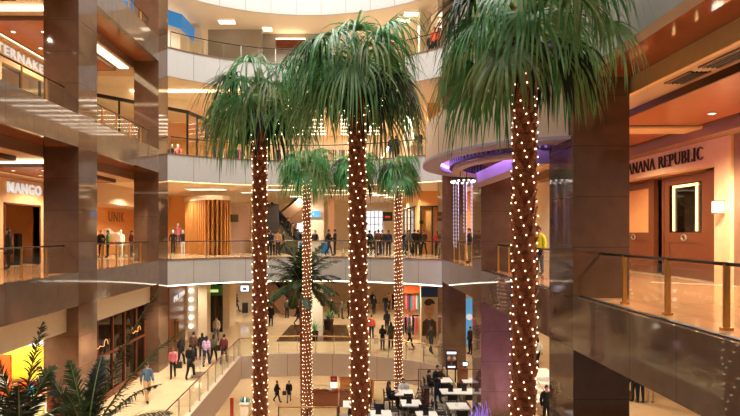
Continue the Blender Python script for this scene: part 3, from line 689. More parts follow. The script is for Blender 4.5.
for y, u in ((11.2,3.4),(13.6,4.2),(18.0,4.3),(18.6,3.0),(8.5,4.2)): downlight(XR+u, y, 4.67, 'round recessed downlight in the timber ceiling before the wooden doors', 'downlights before the wooden doors')
for i, (a, b) in enumerate(((9.2,10.3),(10.6,11.4),(7.2,8.6))):
    t = thing('air_grille', f'slotted air grille in the ceiling strip, {["middle","farthest","nearest"][i]} of three', 'vent', (XR+1.85,(a+b)/2,4.8))
    mb = MB()
    for j in range(4): mb.box(XR+1.68+j*.09,a,4.8,XR+1.72+j*.09,b,4.835)
    obj('slat', mb, 'dark', t); fr = MB().box(XR+1.62,a-.03,4.805,XR+1.66,b+.03,4.84).box(XR+2.02,a-.03,4.805,XR+2.06,b+.03,4.84); obj('frame', fr, 'bulk_brown', t)
struct('beam', MB().box(XR+1.5,15.35,4.62,XR+5.8,16.2,4.86), 'store_warm', 'pale cross beam between the two timber ceilings on the right', 'beam')
# second right shop seen past the big column, plus lower right
struct('wall_right', MB().box(RW,26,0,RW+.3,36,4.4), 'cream_light', 'bright shop wall seen past the big stone column', 'wall')
struct('wall_right', MB().box(17,10,-6,17.3,40,-1.3), 'cream', 'pale wall along the lower right walkway', 'wall')
t = thing('stair', 'short flight of pale steps seen between the big palm and the stone column', 'stairs', (8.6,23,-6))
for i in range(6): obj('step', MB().box(8.1,21.2+.45*i,-6,9.6,25,-5.83+.17*i), 'white', t)
obj('stringer', MB().ext([(8.05,21.0,-6),(8.05,25,-6),(8.05,25,-4.8),(8.05,24.6,-4.8),(8.05,21.0,-5.75)], (.06,0,0)), 'cream_light', t)
obj('handrail', MB().tube([(8.08,21.1,-5.0),(8.08,24.7,-4.0),(8.08,25,-4.0)], .03, 6), 'brass', t)
for y, z in ((21.2,-5.75),(23,-5.25),(24.8,-4.85)): obj('post', MB().tube([(8.08,y,z),(8.08,y,z+.8)], .02, 6), 'brass', t)
t = thing('picture_frame', 'dark framed poster on the lower right wall beside the stone column', 'picture', (16.9,35,-4.2))
obj('frame', MB().box(16.9,34,-4.6,16.98,36,-2.6), 'black', t); obj('print', MB().box(16.88,34.15,-4.45,16.9,35.85,-2.75), 'grey_cloth', t)
for y in (20.2,21.4): 
    t = thing('display_bench', f'low brass-trimmed bench under the right slab edge, {"nearer" if y < 21 else "farther"} one', 'bench', (12.6,y+3.6,-6))
    obj('seat', MB().box(12.2,y+3.1,-5.62,12.8,y+4.1,-5.55), 'brass', t)
    for dy in (3.15,4.0): obj('leg', MB().box(12.25,y+dy,-6,12.75,y+dy+.05,-5.62), 'brass', t)
# ================================================================== FAR END, ALL STOREYS
# middle storey
struct('pillar', MB().box(PX(232,40),40,0,PX(250,40),40.4,3.6), 'pink', 'pink-tinted shop wall between slatted wall and first palm', 'wall')
M['pink_wall'] = mat('pink_wall', (232,190,170), .5, noise=.05); bpy.data.objects[[o.name for o in C.objects if o.get('label','').startswith('pink-tinted')][0]].data.materials[0] = M['pink_wall']
t = thing('hanging_sign', 'small square sign hanging near the slatted wall on the middle storey', 'sign', (PX(234,37),37,PZ(222,37)))
obj('board', MB().box(PX(229,37),36.95,PZ(222,37),PX(238.5,37),37.05,PZ(214.5,37)), 'olive', t); obj('rod', MB().tube([(PX(234,37),37,PZ(214,37)),(PX(234,37),37,4.5)], .015, 5), 'steel', t)
t = thing('hanging_banner', 'large plain black panel hanging right of the first palm, middle storey', 'banner', (PX(273,38),38,PZ(231,38)))
obj('panel', MB().box(PX(266,38),37.95,PZ(231,38),PX(279,38),38.05,PZ(204,38)), 'dark', t)
for px in (268,277): obj('cable', MB().tube([(PX(px,38),38,PZ(204,38)),(PX(px,38),38,4.5)], .012, 5), 'steel', t)
# escalators crossing behind
def escalator(A, B, w, label, sidemat, steps=18):
    A, B = Vector(A), Vector(B); t = thing('escalator', label, 'escalator', tuple(A))
    d = (B-A); hz = Vector((d.x,d.y,0)).normalized(); n = Vector((-hz.y,hz.x,0)); dn = d.normalized()
    up = n.cross(dn) if n.cross(dn).z > 0 else -n.cross(dn)
    L = d.length
    obj('truss', MB().obox((A+B)/2-up*.45, dn*L/2, n*(w/2+.12), up*.4), sidemat, t)
    st = MB()
    for i in range(steps):
        p = A.lerp(B,(i+.5)/steps); st.obox(p+Vector((0,0,-.02)), hz*(L/steps*.45), n*w/2, Vector((0,0,.1)))
    obj('step', st, 'dark_metal', t)
    for s in (-1,1):
        sp_ = obj('side_panel', MB().obox((A+B)/2+n*s*(w/2+.08)+up*.4, dn*L/2, n*.03, up*.42), sidemat, t)
        obj('handrail', MB().tube([A+n*s*(w/2+.08)+up*.85, B+n*s*(w/2+.08)+up*.85], .05, 6), 'black', sp_)
    return t
escalator((PX(301,38.5),38.5,-.2), (PX(262,42),42,3.3), 1.0, 'escalator carrying people down, olive side panels, middle storey', 'olive')
escalator((PX(272,44),44,1.5), (PX(312,45),45,4.45), 1.0, 'upper escalator seen from below with a brown underside', 'bulk_brown')
struct('pillar', MB().box(PX(311,37.5),37.5,0,PX(323.5,37.5),38.5,4.5), 'cream', 'cream pillar right of the thin dense-lit palm, middle storey', 'pillar')
t = thing('hanging_sign', 'small blue sign on the cream pillar of the middle storey', 'sign', (PX(315,37.3),37.3,PZ(217,37.3)))
obj('board', MB().box(PX(309.5,37.4),37.32,PZ(217,37.4),PX(320.5,37.4),37.42,PZ(211,37.4)), 'sign_blue', t)
obj('arrow', MB().ext([(PX(312,37.3),37.31,PZ(214,37.3)),(PX(314,37.3),37.31,PZ(215.4,37.3)),(PX(314,37.3),37.31,PZ(212.6,37.3))], (0,-.01,0)), 'sign_white', t)
t = thing('info_kiosk', 'white and blue service kiosk beside the cream pillar, middle storey', 'kiosk', (PX(314,36),36,0))
obj('counter', MB().box(PX(298.5,36),35.6,0,PX(331,36),36.2,.95), 'white', t); obj('worktop', MB().box(PX(298,36),35.5,.95,PX(331.5,36),36.3,1.0), 'off_white', t)
for a, b in ((299.5,304.5),(321,328.5)): obj('front_panel', MB().box(PX(a,35.6),35.56,.1,PX(b,35.6),35.6,.85), 'blue', t)
t = thing('lit_display', 'small bright display screen behind the kiosk on the middle storey', 'screen', (PX(301,39),39,PZ(232,39)))
obj('case', MB().box(PX(297,39),39,PZ(232,39),PX(305,39),39.1,PZ(223,39)), 'white', t); obj('screen', MB().box(PX(297.5,39),38.97,PZ(231.5,39),PX(304.5,39),39,PZ(223.5,39)), 'screen', t)
struct('pillar', MB().box(PX(328,43),43,0,PX(334,43),43.6,4.5), 'pink_wall', 'thin pink banner pillar behind walkers', 'pillar')
# glazed daylight window and dark hanging sign at the back
t = thing('window', 'tall gridded window with pale daylight at the end of the middle storey', 'window', (PX(376,50),51.9,.3))
fr = MB(); xa, xb = PX(367,50), PX(384,50); za, zb = PZ(238,50), PZ(210,50)
for i in range(5): x = xa+(xb-xa)*i/4; fr.box(x-.03,51.78,za,x+.03,51.9,zb)
for i in range(5): z = za+(zb-za)*i/4; fr.box(xa,51.78,z-.03,xb,51.9,z+.03)
obj('frame', fr, 'steel', t); obj('pane', MB().box(xa,51.9,za,xb,51.95,zb), 'window_day', t)
t = thing('hanging_sign', 'dark hanging sign box near the gridded window', 'sign', (PX(388,42),42,PZ(221,42)))
obj('box', MB().box(PX(383,42),41.9,PZ(221,42),PX(392.5,42),42.2,PZ(212,42)), 'dark', t); obj('rod', MB().tube([(PX(388,42),42.05,PZ(212,42)),(PX(388,42),42.05,4.5)], .02, 5), 'steel', t)
obj('lettering', MB().box(PX(385,42),41.88,PZ(218,42),PX(390,42),41.9,PZ(216,42)), 'orange', t)
# right shop fronts, middle storey
struct('wall_right', MB().box(PX(419,37),37,0,XR+5,37.3,4.5), 'orange_wall', 'orange shop wall at the right end of the middle storey', 'wall')
struct('wall_right', MB().box(PX(419,37),37.3,0,PX(419,37)+.3,50,4.5), 'store_warm', 'side wall of the corner shop on the right of the middle storey', 'wall')
t = thing('shop_window', 'tall lit shop window with dark mullions at the right end of the middle storey', 'window', (PX(429,36.8),36.9,0))
fr = MB()
for px in (421,432.5,438.5): fr.box(PX(px,36.8)-.05,36.8,0,PX(px,36.8)+.05,36.95,3.4)
fr.box(PX(420,36.8),36.8,3.35,PX(441,36.8),36.95,3.45)
obj('frame', fr, 'dark', t); obj('pane', MB().box(PX(421,36.8),36.88,0,PX(439,36.8),36.9,3.4), 'glass', t)
t = thing('shop_window', 'shop window with slanting top rail behind the thin right palm', 'window', (PX(410,41),41,0))
fr = MB(); A = Vector((PX(404,44),44,0)); B = Vector((PX(418,38),38,0))
for i in range(5): p = A.lerp(B,i/4); fr.cbox((p.x,p.y,1.75), (.09,.09,3.5))
fr.tube([A+Vector((0,0,3.5)),B+Vector((0,0,3.5))], .06, 4); obj('frame', fr, 'dark', t)
obj('pane', MB().ext([A,B,B+Vector((0,0,3.5)),A+Vector((0,0,3.5))], (.02,0,0)), 'glass', t)
t = thing('wall_speaker', 'small black speaker box on the orange shop wall', 'speaker', (PX(421.5,36.6),36.6,PZ(224,36.6)))
obj('box', MB().box(PX(419.5,36.6),36.5,PZ(224,36.6),PX(423,36.6),36.75,PZ(220.5,36.6)), 'black', t); obj('mesh', MB().lathe([(.08,0),(.08,.01)],(0,0,0),12), 'dark', t, local=True); t.children[-1].location = (0,-.11,.12); t.children[-1].rotation_euler = (R(90),0,0)
# recessed ceiling light panels
def light_panel(x, y, z, w, d, label, group=None, em='panel_light'):
    t = thing('ceiling_light', label, 'light', (x,y,z), group)
    fr = MB().box(x-w/2-.05,y-d/2-.05,z-.05,x-w/2,y+d/2+.05,z).box(x+w/2,y-d/2-.05,z-.05,x+w/2+.05,y+d/2+.05,z).box(x-w/2,y-d/2-.05,z-.05,x+w/2,y-d/2,z).box(x-w/2,y+d/2,z-.05,x+w/2,y+d/2+.05,z)
    obj('frame', fr, 'white', t); obj('diffuser', MB().box(x-w/2,y-d/2,z-.03,x+w/2,y+d/2,z-.005), em, t)
for x, y, w, d in ((-9.5,35.2,2.6,1.0),(-6.8,38,1.8,.7),(-4.8,35.5,2.6,1.0),(-1.9,35.5,1.6,.8),(.3,36,2.6,1.0),(1.5,38.5,1.4,.9),(2.6,40.5,1.2,1.6),(3.2,36.2,1.6,.9),(1.0,42.5,1.2,1.8),(3.6,43,1.0,1.4),(-.8,40,2.2,.5),(-3.6,42,2.0,1.2)):
    light_panel(x, y, 4.5, w, d, 'rectangular glowing panel in the pale ceiling of the middle storey', 'ceiling panels of the middle storey')
for i in range(9): light_panel(1.2, 34.6+1.5*i, 10.4, 3.4, .28, 'long narrow glowing strip in the ceiling of the upper storey, right group', 'right ceiling strips of the upper storey', 'strip_bright')
for i in range(9): light_panel(-4.2, 34.6+1.5*i, 10.4, 4.6, .28, 'long narrow glowing strip in the ceiling of the upper storey, left group', 'left ceiling strips of the upper storey', 'strip_bright')
tag(obj('cove_light', MB().box(-14,32.2,10.3,-6.5,32.5,10.36), 'strip_soft'), 'bright ceiling cove over the angled shop of the upper storey', 'light')
for i, (px0,px1,py,Y) in enumerate(((219,235,32,36.3),(263,272,30,37.6),(397,410,34,36),(404,418,27,35))):
    light_panel(PX((px0+px1)/2,Y), Y, 16.28, (px1-px0)/520*Y, .7, f'glowing panel in the top storey ceiling, {["farthest left","centre left","centre right","farthest right"][i]}', None)
# upper storey furnishings
t = thing('sloping_screen', 'slanted pale pink stair side seen beyond the upper rail', 'stairs', (PX(375,40),40,6))
obj('stringer', MB().ext([(PX(360,40),40,6),(PX(385,40),40,9.2),(PX(392,40),40,9.2),(PX(368,40),40,6)], (0,1.5,0)), 'pink_wall', t)
obj('light_strip', MB().ext([(PX(371,40),39.95,6),(PX(392,40),39.95,8.7),(PX(394,40),39.95,8.7),(PX(374,40),39.95,6)], (0,.04,0)), 'panel_light', t)
struct('pillar', MB().box(PX(404,37),37,6,PX(414,37),38,10.4), 'cream', 'cream pillar on the upper storey behind standing visitors', 'pillar')
struct('wall_right', MB().box(PX(428,35.5),35.5,6,XR+4,35.8,10.4), 'orange_wall', 'warm shop wall at the right end of the upper storey', 'wall')
t = thing('shop_window', 'dark-framed lit opening at the right end of the upper storey', 'window', (PX(434,35.3),35.4,6))
fr = MB().box(PX(430,35.3),35.3,6,PX(431.2,35.3),35.45,9.2).box(PX(437.5,35.3),35.3,6,PX(438.7,35.3),35.45,9.2).box(PX(430,35.3),35.3,9.1,PX(438.7,35.3),35.45,9.25)
obj('frame', fr, 'black', t); obj('pane', MB().box(PX(431,35.3),35.38,6,PX(438,35.3),35.4,9.1), 'glass_dark', t)
for i, px in enumerate((222,238,282,322,338)):
    t = thing('clothes_rail', f'clothes rail with hanging garments on the upper storey, {["farthest left","second","third","fourth","farthest right"][i]} of five', 'clothes rack', (PX(px,37.5),37.5,6), 'clothes rails on the upper storey')
    x = PX(px,37.5)
    obj('frame', MB().tube([(x-.6,37.5,6),(x-.6,37.5,7.5),(x+.6,37.5,7.5),(x+.6,37.5,6)], .02, 6), 'dark_metal', t)
    for j in range(7): obj('garment', MB().box(x-.5+.15*j,37.3,6.5,x-.42+.15*j,37.7,7.48), random.Random(i*9+j).choice(['black_cloth','white_cloth','pink','denim','tan','maroon']), t)
# top storey
struct('wall_back', MB().box(PX(208,37.4),37.4,12,PX(262,37.4),37.6,16.15), 'plain_grey', 'grey wall of the top storey left of the centre palm', 'wall')
struct('wall_back', MB().box(PX(262,38.6),38.6,12,PX(330,38.6),38.8,16.3), 'plain_grey', 'grey wall of the top storey behind the palm crowns', 'wall')
t = thing('lit_niche', 'glowing niche with a brown header on the top storey, between the palm crowns', 'niche', (PX(288,38.2),38.3,12))  # lit wall niche: header and glowing strip against the back wall
obj('header', MB().box(PX(276,38.2),38.1,PZ(46,38.2),PX(305,38.2),38.6,PZ(40,38.2)), 'wood_red', t)
obj('light_strip', MB().box(PX(276,38.2),38.15,PZ(39.6,38.2),PX(305,38.2),38.55,PZ(38.4,38.2)), 'strip_soft', t)
t = thing('display_case', 'pale teal and white display beyond the top storey rail', 'display', (PX(212,37),37,12))
obj('body', MB().box(PX(205,37),36.8,12,PX(218,37),37.3,13.1), 'white', t); obj('sign', MB().ext([(PX(206,36.7),36.75,13.1),(PX(220,36.7),36.75,12.7),(PX(220,36.7),36.75,12.95),(PX(206,36.7),36.75,13.4)], (0,.06,0)), 'teal', t)
struct('pillar', MB().box(PX(420,34),34,12,PX(431,34),35,16), 'cream_light', 'cream pillar on the top storey near the visitor in orange', 'pillar')
struct('wall_right', MB().box(PX(400,39),39,12,XR+4,39.3,16), 'cream', 'pale wall at the right end of the top storey', 'wall')
# lower storey
struct('floor', MB().prism([(PX(276,36),36),(PX(351,36),36),(PX(346,42.5),42.5),(PX(291,42.5),42.5)], -5.999, -5.985), 'floor_dark', 'dark polished floor inset on the lower storey behind the centre palms', 'floor')
struct('pillar', MB().box(PX(311,38),38,-6,PX(322.5,38),38.8,-1.45), 'cream_light', 'cream pillar on the dark floor inset, lower storey', 'pillar')
def pot_plant(px, Y, z, h, r, label, n=26, seed=1):
    x = PX(px,Y); t = thing('potted_plant', label, 'plant', (x,Y,z))
    obj('pot', MB().lathe([(r*.7,0),(r,h*.45),(r*1.05,h*.45),(r*.95,h*.45-.03)], (x,Y,z), 16), 'pot', t); obj('soil', MB().lathe([(r*.93,h*.43),(r*.93,h*.44)], (x,Y,z), 14), 'soil', t)
    rr = random.Random(seed); lf = MB()
    for i in range(n):
        a = rr.uniform(0,6.28); e = rr.uniform(.5,1.4); L = h*rr.uniform(.45,.7); p = Vector((x,Y,z+h*.44)); d = Vector((math.cos(a)*math.cos(e), math.sin(a)*math.cos(e), math.sin(e))); s = Vector((-math.sin(a),math.cos(a),0))*.05; pts = []
        for k in range(5): pts.append((p.copy(), (1-abs(k-1.5)/3))); p += d*L/4; d = (d+Vector((0,0,-.28))).normalized()
        vs = []; 
        for q, w in pts: vs += [q+s*w, q-s*w]
        lf.add(vs, [(2*k,2*k+1,2*k+3,2*k+2) for k in range(4)])
    obj('foliage', lf, 'leaf_b', t)
pot_plant(328.5, 40.5, -5.985, 1.7, .42, 'dark round pot with a bushy green plant right of the cream pillar', 40, 3)
pot_plant(314.5, 36.6, -5.985, 1.3, .3, 'spiky green plant in front of the cream pillar', 34, 5)
escalator((PX(299,47),47,-6), (PX(262,51),51,-2.2), 1.1, 'escalator at the back of the lower storey behind the first palm', 'bulk_brown')
struct('wall_right', MB().box(PX(421,35),35,-6,XR+4,35.4,-1.45), 'pilaster', 'pier carrying the large portrait poster', 'wall')
# portrait poster (a plain generic man in a dark suit)
t = thing('portrait_poster', 'large advertising poster of a man in a dark suit on the lower storey', 'poster', (PX(429,34.9),34.95,PZ(345,34.9)))
Yp = 34.9; U = lambda px: PX(px,Yp); V = lambda py: PZ(py,Yp)
obj('board', MB().box(U(421.5),Yp,V(336),U(437),34.99,V(288)), 'poster_tan', t)
obj('header', MB().box(U(421),Yp-.02,V(297),U(438),34.99,V(287)), 'blue_dark', t)
def disc(mb, cx, cy, rx, ry, y, n=20, a0=0, a1=360):
    pts = [(U(cx)+rx*math.cos(R(a0+(a1-a0)*i/n)), y, V(cy)+ry*math.sin(R(a0+(a1-a0)*i/n))) for i in range(n)]
    return mb.ext(pts, (0,-.008,0))
obj('suit', MB().ext([(U(422),Yp-.005,V(336)),(U(436.5),Yp-.005,V(336)),(U(436),Yp-.005,V(322)),(U(432),Yp-.005,V(318.5)),(U(426.5),Yp-.005,V(318.5)),(U(422.5),Yp-.005,V(322))], (0,-.008,0)), 'brown_cloth', t)
obj('shirt', MB().ext([(U(427),Yp-.02,V(318)),(U(431.5),Yp-.02,V(318)),(U(429.3),Yp-.02,V(328))], (0,-.008,0)), 'denim', t)
obj('neck', MB().box(U(427.3),Yp-.03,V(320),U(431.2),Yp-.02,V(314)), 'skin', t)
obj('face', disc(MB(), 429.2, 309.5, .34, .54, Yp-.03), 'skin', t)
obj('hair', disc(disc(MB(), 429.3, 304, .37, .36, Yp-.04, 16, 0, 180), 428.0, 302.6, .26, .2, Yp-.05), 'hair_brown', t)
e = MB(); disc(e, 427.6, 309, .035, .025, Yp-.04, 10); disc(e, 430.8, 309, .035, .025, Yp-.04, 10); obj('eye', e, 'eye', t)
obj('mouth', disc(MB(), 429.2, 314.2, .09, .02, Yp-.04, 10), 'lip', t); obj('nose', MB().ext([(U(429.0),Yp-.04,V(309)),(U(428.7),Yp-.04,V(312)),(U(429.8),Yp-.04,V(312))], (0,-.02,0)), 'skin', t)
# colourful clothes shop left of the poster
struct('wall_right', MB().box(PX(404,40),40,-6,PX(421,36),40.2,-1.45), 'orange_wall', 'orange wall of the clothes shop left of the portrait poster', 'wall')
tag(obj('shop_sign', MB().box(PX(404,38),38,PZ(293,38),PX(420,38),38.1,PZ(286,38)), 'orange'), 'orange sign band over the clothes shop beside the portrait poster', 'sign')
rr = random.Random(8)
for i in range(3):
    Y = 38.6-.9*i; x = PX(412,Y)
    t = thing('clothes_rail', f'rail of colourful garments beside the portrait poster, {["back","middle","front"][i]} one', 'clothes rack', (x,Y,-6+(.9 if i == 0 else 0)*0))
    zt = -3.0 if i == 0 else -4.4
    obj('frame', MB().tube([(x-.55,Y,-6),(x-.55,Y,zt),(x+.55,Y,zt),(x+.55,Y,-6)], .025, 6), 'steel', t)
    for j in range(8): obj('garment', MB().box(x-.5+.13*j,Y-.2,zt-1.1-.1*(j%3),x-.41+.13*j,Y+.2,zt-.03), rr.choice(['coral','white_cloth','teal','pink','tan','red','denim','black_cloth']), t)
# blue sign past the corner column
t = thing('shop_sign', 'tall blue shop sign with a white round mark past the right corner column', 'sign', (PX(469,33),33,-6))
obj('board', MB().box(PX(466,33),33,-6+.4,PX(474,33),33.15,-2.6), 'sign_blue', t); obj('header', MB().box(PX(465,33),32.95,-2.6,PX(474,33),33.15,-1.6), 'cream_light', t)
q = MB(); Yp = 32.95; disc(q, 469.3, 317, .2, .2, Yp); obj('mark', q, 'sign_white', t)
# bottom storey: small kiosk and shop display
t = thing('food_kiosk', 'warm lit food kiosk with glass cases on the bottom storey', 'kiosk', (-1,41,-12))
obj('counter', MB().box(-2.7,40.4,-12,1.6,41,-10.9), 'wood_door', t); obj('worktop', MB().box(-2.8,40.3,-10.9,1.7,41.1,-10.82), 'wood_red', t)
obj('glass_case', MB().box(-2.6,40.4,-10.82,1.5,40.9,-10.4), 'glass', t)
for i in range(8): obj('goods', MB().lathe([(.1,0),(.14,.12),(.06,.2)], (-2.3+.5*i,40.65,-10.82), 10), ['coral','brass','white','red'][i%4], t)
struct('pillar', MB().box(-.6,42.5,-12,2.2,42.8,-7.5), 'orange_wall', 'warm wall behind the food kiosk', 'wall')
t = thing('menu_board', 'red square menu sign above the food kiosk', 'sign', (PX(334,42),42,PZ(384,42)))
obj('board', MB().box(PX(330.5,42),42.2,PZ(382.5,42),PX(337,42),42.4,PZ(377,42)), 'red', t); obj('lamp', MB().box(PX(330.5,42),42.25,PZ(388.5,42),PX(337,42),42.4,PZ(384,42)), 'panel_light', t)
obj('hanger', MB().tube([(PX(334,42),42.3,PZ(377,42)),(PX(334,42),42.3,-7.4)], .02, 5), 'steel', t)
obj('lettering', MB().box(PX(332,42),42.17,PZ(380.4,42),PX(335.8,42),42.2,PZ(379.2,42)), 'white', t)
t = thing('display_table', 'white promotional table with small goods, bottom storey far left', 'table', (PX(245,38.5),38.5,-12))
obj('tabletop', MB().box(PX(240,38.5),38.1,-11.1,PX(250,38.5),38.9,-11.0), 'white', t); obj('base', MB().box(PX(241,38.5),38.2,-12,PX(249,38.5),38.8,-11.1), 'cream_light', t)
for i in range(5): tag(obj('promotional_item', MB().lathe([(.09,0),(.11,.2),(.04,.3),(.05,.36)], (PX(241.5+1.8*i,38.5),38.5,-11), 10), ['teal','black','white','black','teal'][i]), f'{["teal","black","white","second black","second teal"][i]} bottle-like item on the promotional table', 'goods')
tag(obj('banner_stand', MB().box(PX(230,36),36,-12,PX(233.5,36),36.06,-9.9).box(PX(229.5,36),35.9,-12,PX(234,36),36.2,-11.94), 'coral'), 'orange-red upright banner on the bottom storey beside the first palm', 'banner')
struct('wall_left', MB().box(-12.5,30,-12,-12.2,60,-7.4), 'white', 'white shop wall on the bottom storey', 'wall')
# ================================================================== ROUND LIGHT CANOPY ON THE RIGHT
EC, EA, EB = (5.6, 16.8), 3.0, 4.3
def ell(k, n=40, a0=94, a1=266, kb=None):
    kb = k if kb is None else kb; out = []
    for i in range(n+1):
        a = R(a0+(a1-a0)*i/n); x, y = EC[0]+EA*k*math.cos(a), EC[1]+EB*kb*math.sin(a)
        out.append((min(x, XR-.02), y))
    return out
def ering(mb, k0, k1, z0, z1, n=40, mi=0):
    p, q = ell(k0, n), ell(k1, n)
    for i in range(n): mb.prism([p[i],p[i+1],q[i+1],q[i]], z0, z1, mi)
    return mb
t = thing('round_canopy', 'big half-round beige light canopy with purple glowing underside on the right facade', 'canopy', (4.0,16.8,3.8))
sh = ering(MB(), 1.0, .95, 3.84, 5.08)
for i in range(0, 41, 6):
    x, y = ell(1.003, 40)[i]; x2, y2 = ell(1.003, 40)[min(i+1,40)]; d = Vector((x2-x, y2-y)).normalized()*.012 if i < 40 else Vector((0,.012))
    sh.prism([(x,y),(x+d.x,y+d.y),(x+d.x+.02,y+d.y),(x+.02,y)], 3.86, 5.06, 1)
obj('shell', sh, ['canopy_shell','bulk_brown'], t)
obj('rim', ering(MB(), 1.03, .84, 3.78, 3.86), 'canopy_under', t)
obj('ceiling_disc', MB().prism([(x,y) for x,y in ell(.95)], 4.7, 4.76), 'canopy_under', t)
obj('top_deck', MB().prism([(x,y) for x,y in ell(1.0)], 5.06, 5.12), 'beige', t)
tr = ering(ering(MB(), .74, .69, 3.72, 3.78), .74, .69, 4.04, 4.1)
p = ell(.735, 46); q = ell(.69, 46)
for i in range(0, 46): 
    a = Vector((*p[i],0)); b = Vector((*q[i],0)); d = (Vector((*p[i+1],0))-a).normalized()
    tr.obox((a+b)/2+Vector((0,0,3.91)), (a-b)/2, d*.045, Vector((0,0,.15)))
obj('ring_truss', tr, 'dark_metal', t)
obj('lower_ring', ering(MB(), .7, .6, 3.6, 3.7), 'beige', t)
obj('led_band', ering(MB(), .835, .825, 3.9, 3.98), 'purple_led', t)
for i in range(2, 45, 6): obj('hanger', MB().tube([(*p[i],4.08),(*p[i],4.72)], .025, 5).tube([(*ell(.65,46)[i],3.7),(*ell(.7,46)[i],4.05)], .02, 5), 'dark_metal', t)
for i in (8, 16, 24, 32): 
    x, y = ell(.55, 40)[i]; obj('lamp_head', MB().lathe([(.1,4.7),(.13,4.5),(.11,4.45)], (x,y,0), 12), 'dark_metal', t); obj('lens', MB().lathe([(.1,4.449),(.1,4.44)], (x,y,0), 12), 'lamp_white', t)
tag(obj('canopy_ledge', MB().box(4.75,13.7,3.36,XR-.02,20.7,3.74), 'canopy_under'), 'straight purple-lit ledge under the round canopy along the facade', 'ledge')
tag(obj('canopy_ledge', MB().box(4.9,13.75,5.12,XR-.02,20.65,5.22), 'canopy_shell'), 'flat beige strip between the round canopy and the slab edge above', 'ledge')
lx, ly, lz = PX(463,17), 17.0, PZ(180,17)
t = thing('ring_lamp', 'small ring of white lights hanging under the purple canopy', 'lamp', (lx,ly,lz))
obj('ring', MB().tube([(lx+.36*math.cos(a*.2618), ly+.5*math.sin(a*.2618), lz) for a in range(24)], .04, 6, closed=True), 'dark_metal', t)
for i in range(14):
    a = i*2*math.pi/14; obj('bulb', MB().ball((lx+.36*math.cos(a), ly+.5*math.sin(a), lz-.05), .035, 8, 5), 'lamp_white', t)
obj('hanger', MB().tube([(lx,ly+.5,lz),(lx+.1,ly+.4,4.7)], .015, 5).tube([(lx,ly-.5,lz),(lx+.1,ly-.4,4.7)], .015, 5), 'dark_metal', t)
rr = random.Random(3)
for i in range(7):
    a = i*2*math.pi/7; x, y = lx+.3*math.cos(a), ly+.42*math.sin(a); L = rr.uniform(1.6,2.5)
    mb = MB(); mb.tube([(x,y,lz-.06),(x+.01,y,lz-.06-L)], .009, 5)
    for j in range(int(L/.12)): mb.ball((x,y,lz-.12-.12*j), .022, 6, 4)
    tag(obj('hanging_light_strand', mb, 'bead_light'), 'hanging strand of pale glittering beads below the ring of white lights', 'light', 'bead strands under the canopy')
for y in (15.4,16.8,19): 
    l = bpy.data.lights.new('purple_lamp','POINT'); l.energy = 75; l.color = (.5,.26,1); l.shadow_soft_size = .1; o = bpy.data.objects.new('purple_lamp', l); C.objects.link(o); o.location = (4.3 if y != 16.8 else 3.6, y, 4.3)
spot((4.6,18.0,-6.2), 1500, (.62,.36,1), 70, .1, .8, aim=(5.9,20.8,-3.5))
spot((3.6,17.2,3.5), 300, (.7,.45,1), 60, .1, .8, aim=(5.4,17.5,-1.0))
# water jets at the foot of the purple column
t = thing('fountain', 'small fountain with fine violet-lit jets at the foot of the purple column', 'fountain', (5.0,19.4,-6.5))
obj('basin', MB().lathe([(.75,0),(.8,.3),(.7,.3),(.68,.2)], (5.0,19.4,-6.5), 24), 'stone_column', t)
jt = MB()
for i in range(16):
    a = i*2*math.pi/16; r0 = .18+.25*(i%3)/2; hh = 1.0+.6*((i*7)%5)/5; pts = []
    for k in range(9): s_ = k/8; pts.append((5.0+math.cos(a)*(.1+r0*s_), 19.4+math.sin(a)*(.1+r0*s_), -6.3+hh*4*s_*(1-s_*.98)*1.0))
    jt.tube(pts, .007, 5)
obj('water_jet', jt, 'water_light', t)
# ================================================================== CAFE TERRACE
TZ = -6.5
poly = [(-2.8,18.2),(XR,18.2),(XR,20.7),(5.3,20.7),(5.3,22.25),(7.6,22.25),(7.6,26.7),(3.6,26.7),(3.6,24.7),(1.1,24.7),(1.1,23.2),(-.4,23.2),(-.4,20.9),(-2.8,20.9)]
struct('floor', MB().prism(poly, TZ-.3, TZ), 'floor_grey', 'grey paved terrace floor of the cafe', 'floor')
balustrade([(7.2,26.6),(3.65,26.6)], TZ, 'metal-framed glass rail at the far back edge of the cafe terrace', post='rail_dark', rail='bulk_brown')
balustrade([(3.5,24.6),(1.15,24.6)], TZ, 'glass rail behind the seated couple on the cafe terrace', post='wood_red', rail='bulk_brown')
balustrade([(-.4,20.85),(-2.75,20.85)], TZ, 'glass rail at the left corner of the cafe terrace in front of the dense-lit palm', post='rail_dark', rail='brass')
balustrade([(1.05,24.5),(1.05,23.25),(-.35,23.25),(-.35,20.95)], TZ, 'glass rail stepping along the left side of the cafe terrace', post='wood_red', rail='bulk_brown')
def cafe_table(x, y, label, w=.85, d=.85):
    t = thing('cafe_table', label, 'table', (x,y,TZ), 'white cafe tables')
    obj('tabletop', MB().box(x-w/2,y-d/2,TZ+.72,x+w/2,y+d/2,TZ+.76), 'white', t)
    obj('pedestal', MB().tube([(x,y,TZ+.03),(x,y,TZ+.72)], .04, 8), 'dark_metal', t); obj('base', MB().lathe([(.26,0),(.25,.02),(.05,.04)], (x,y,TZ), 16), 'dark_metal', t); return t
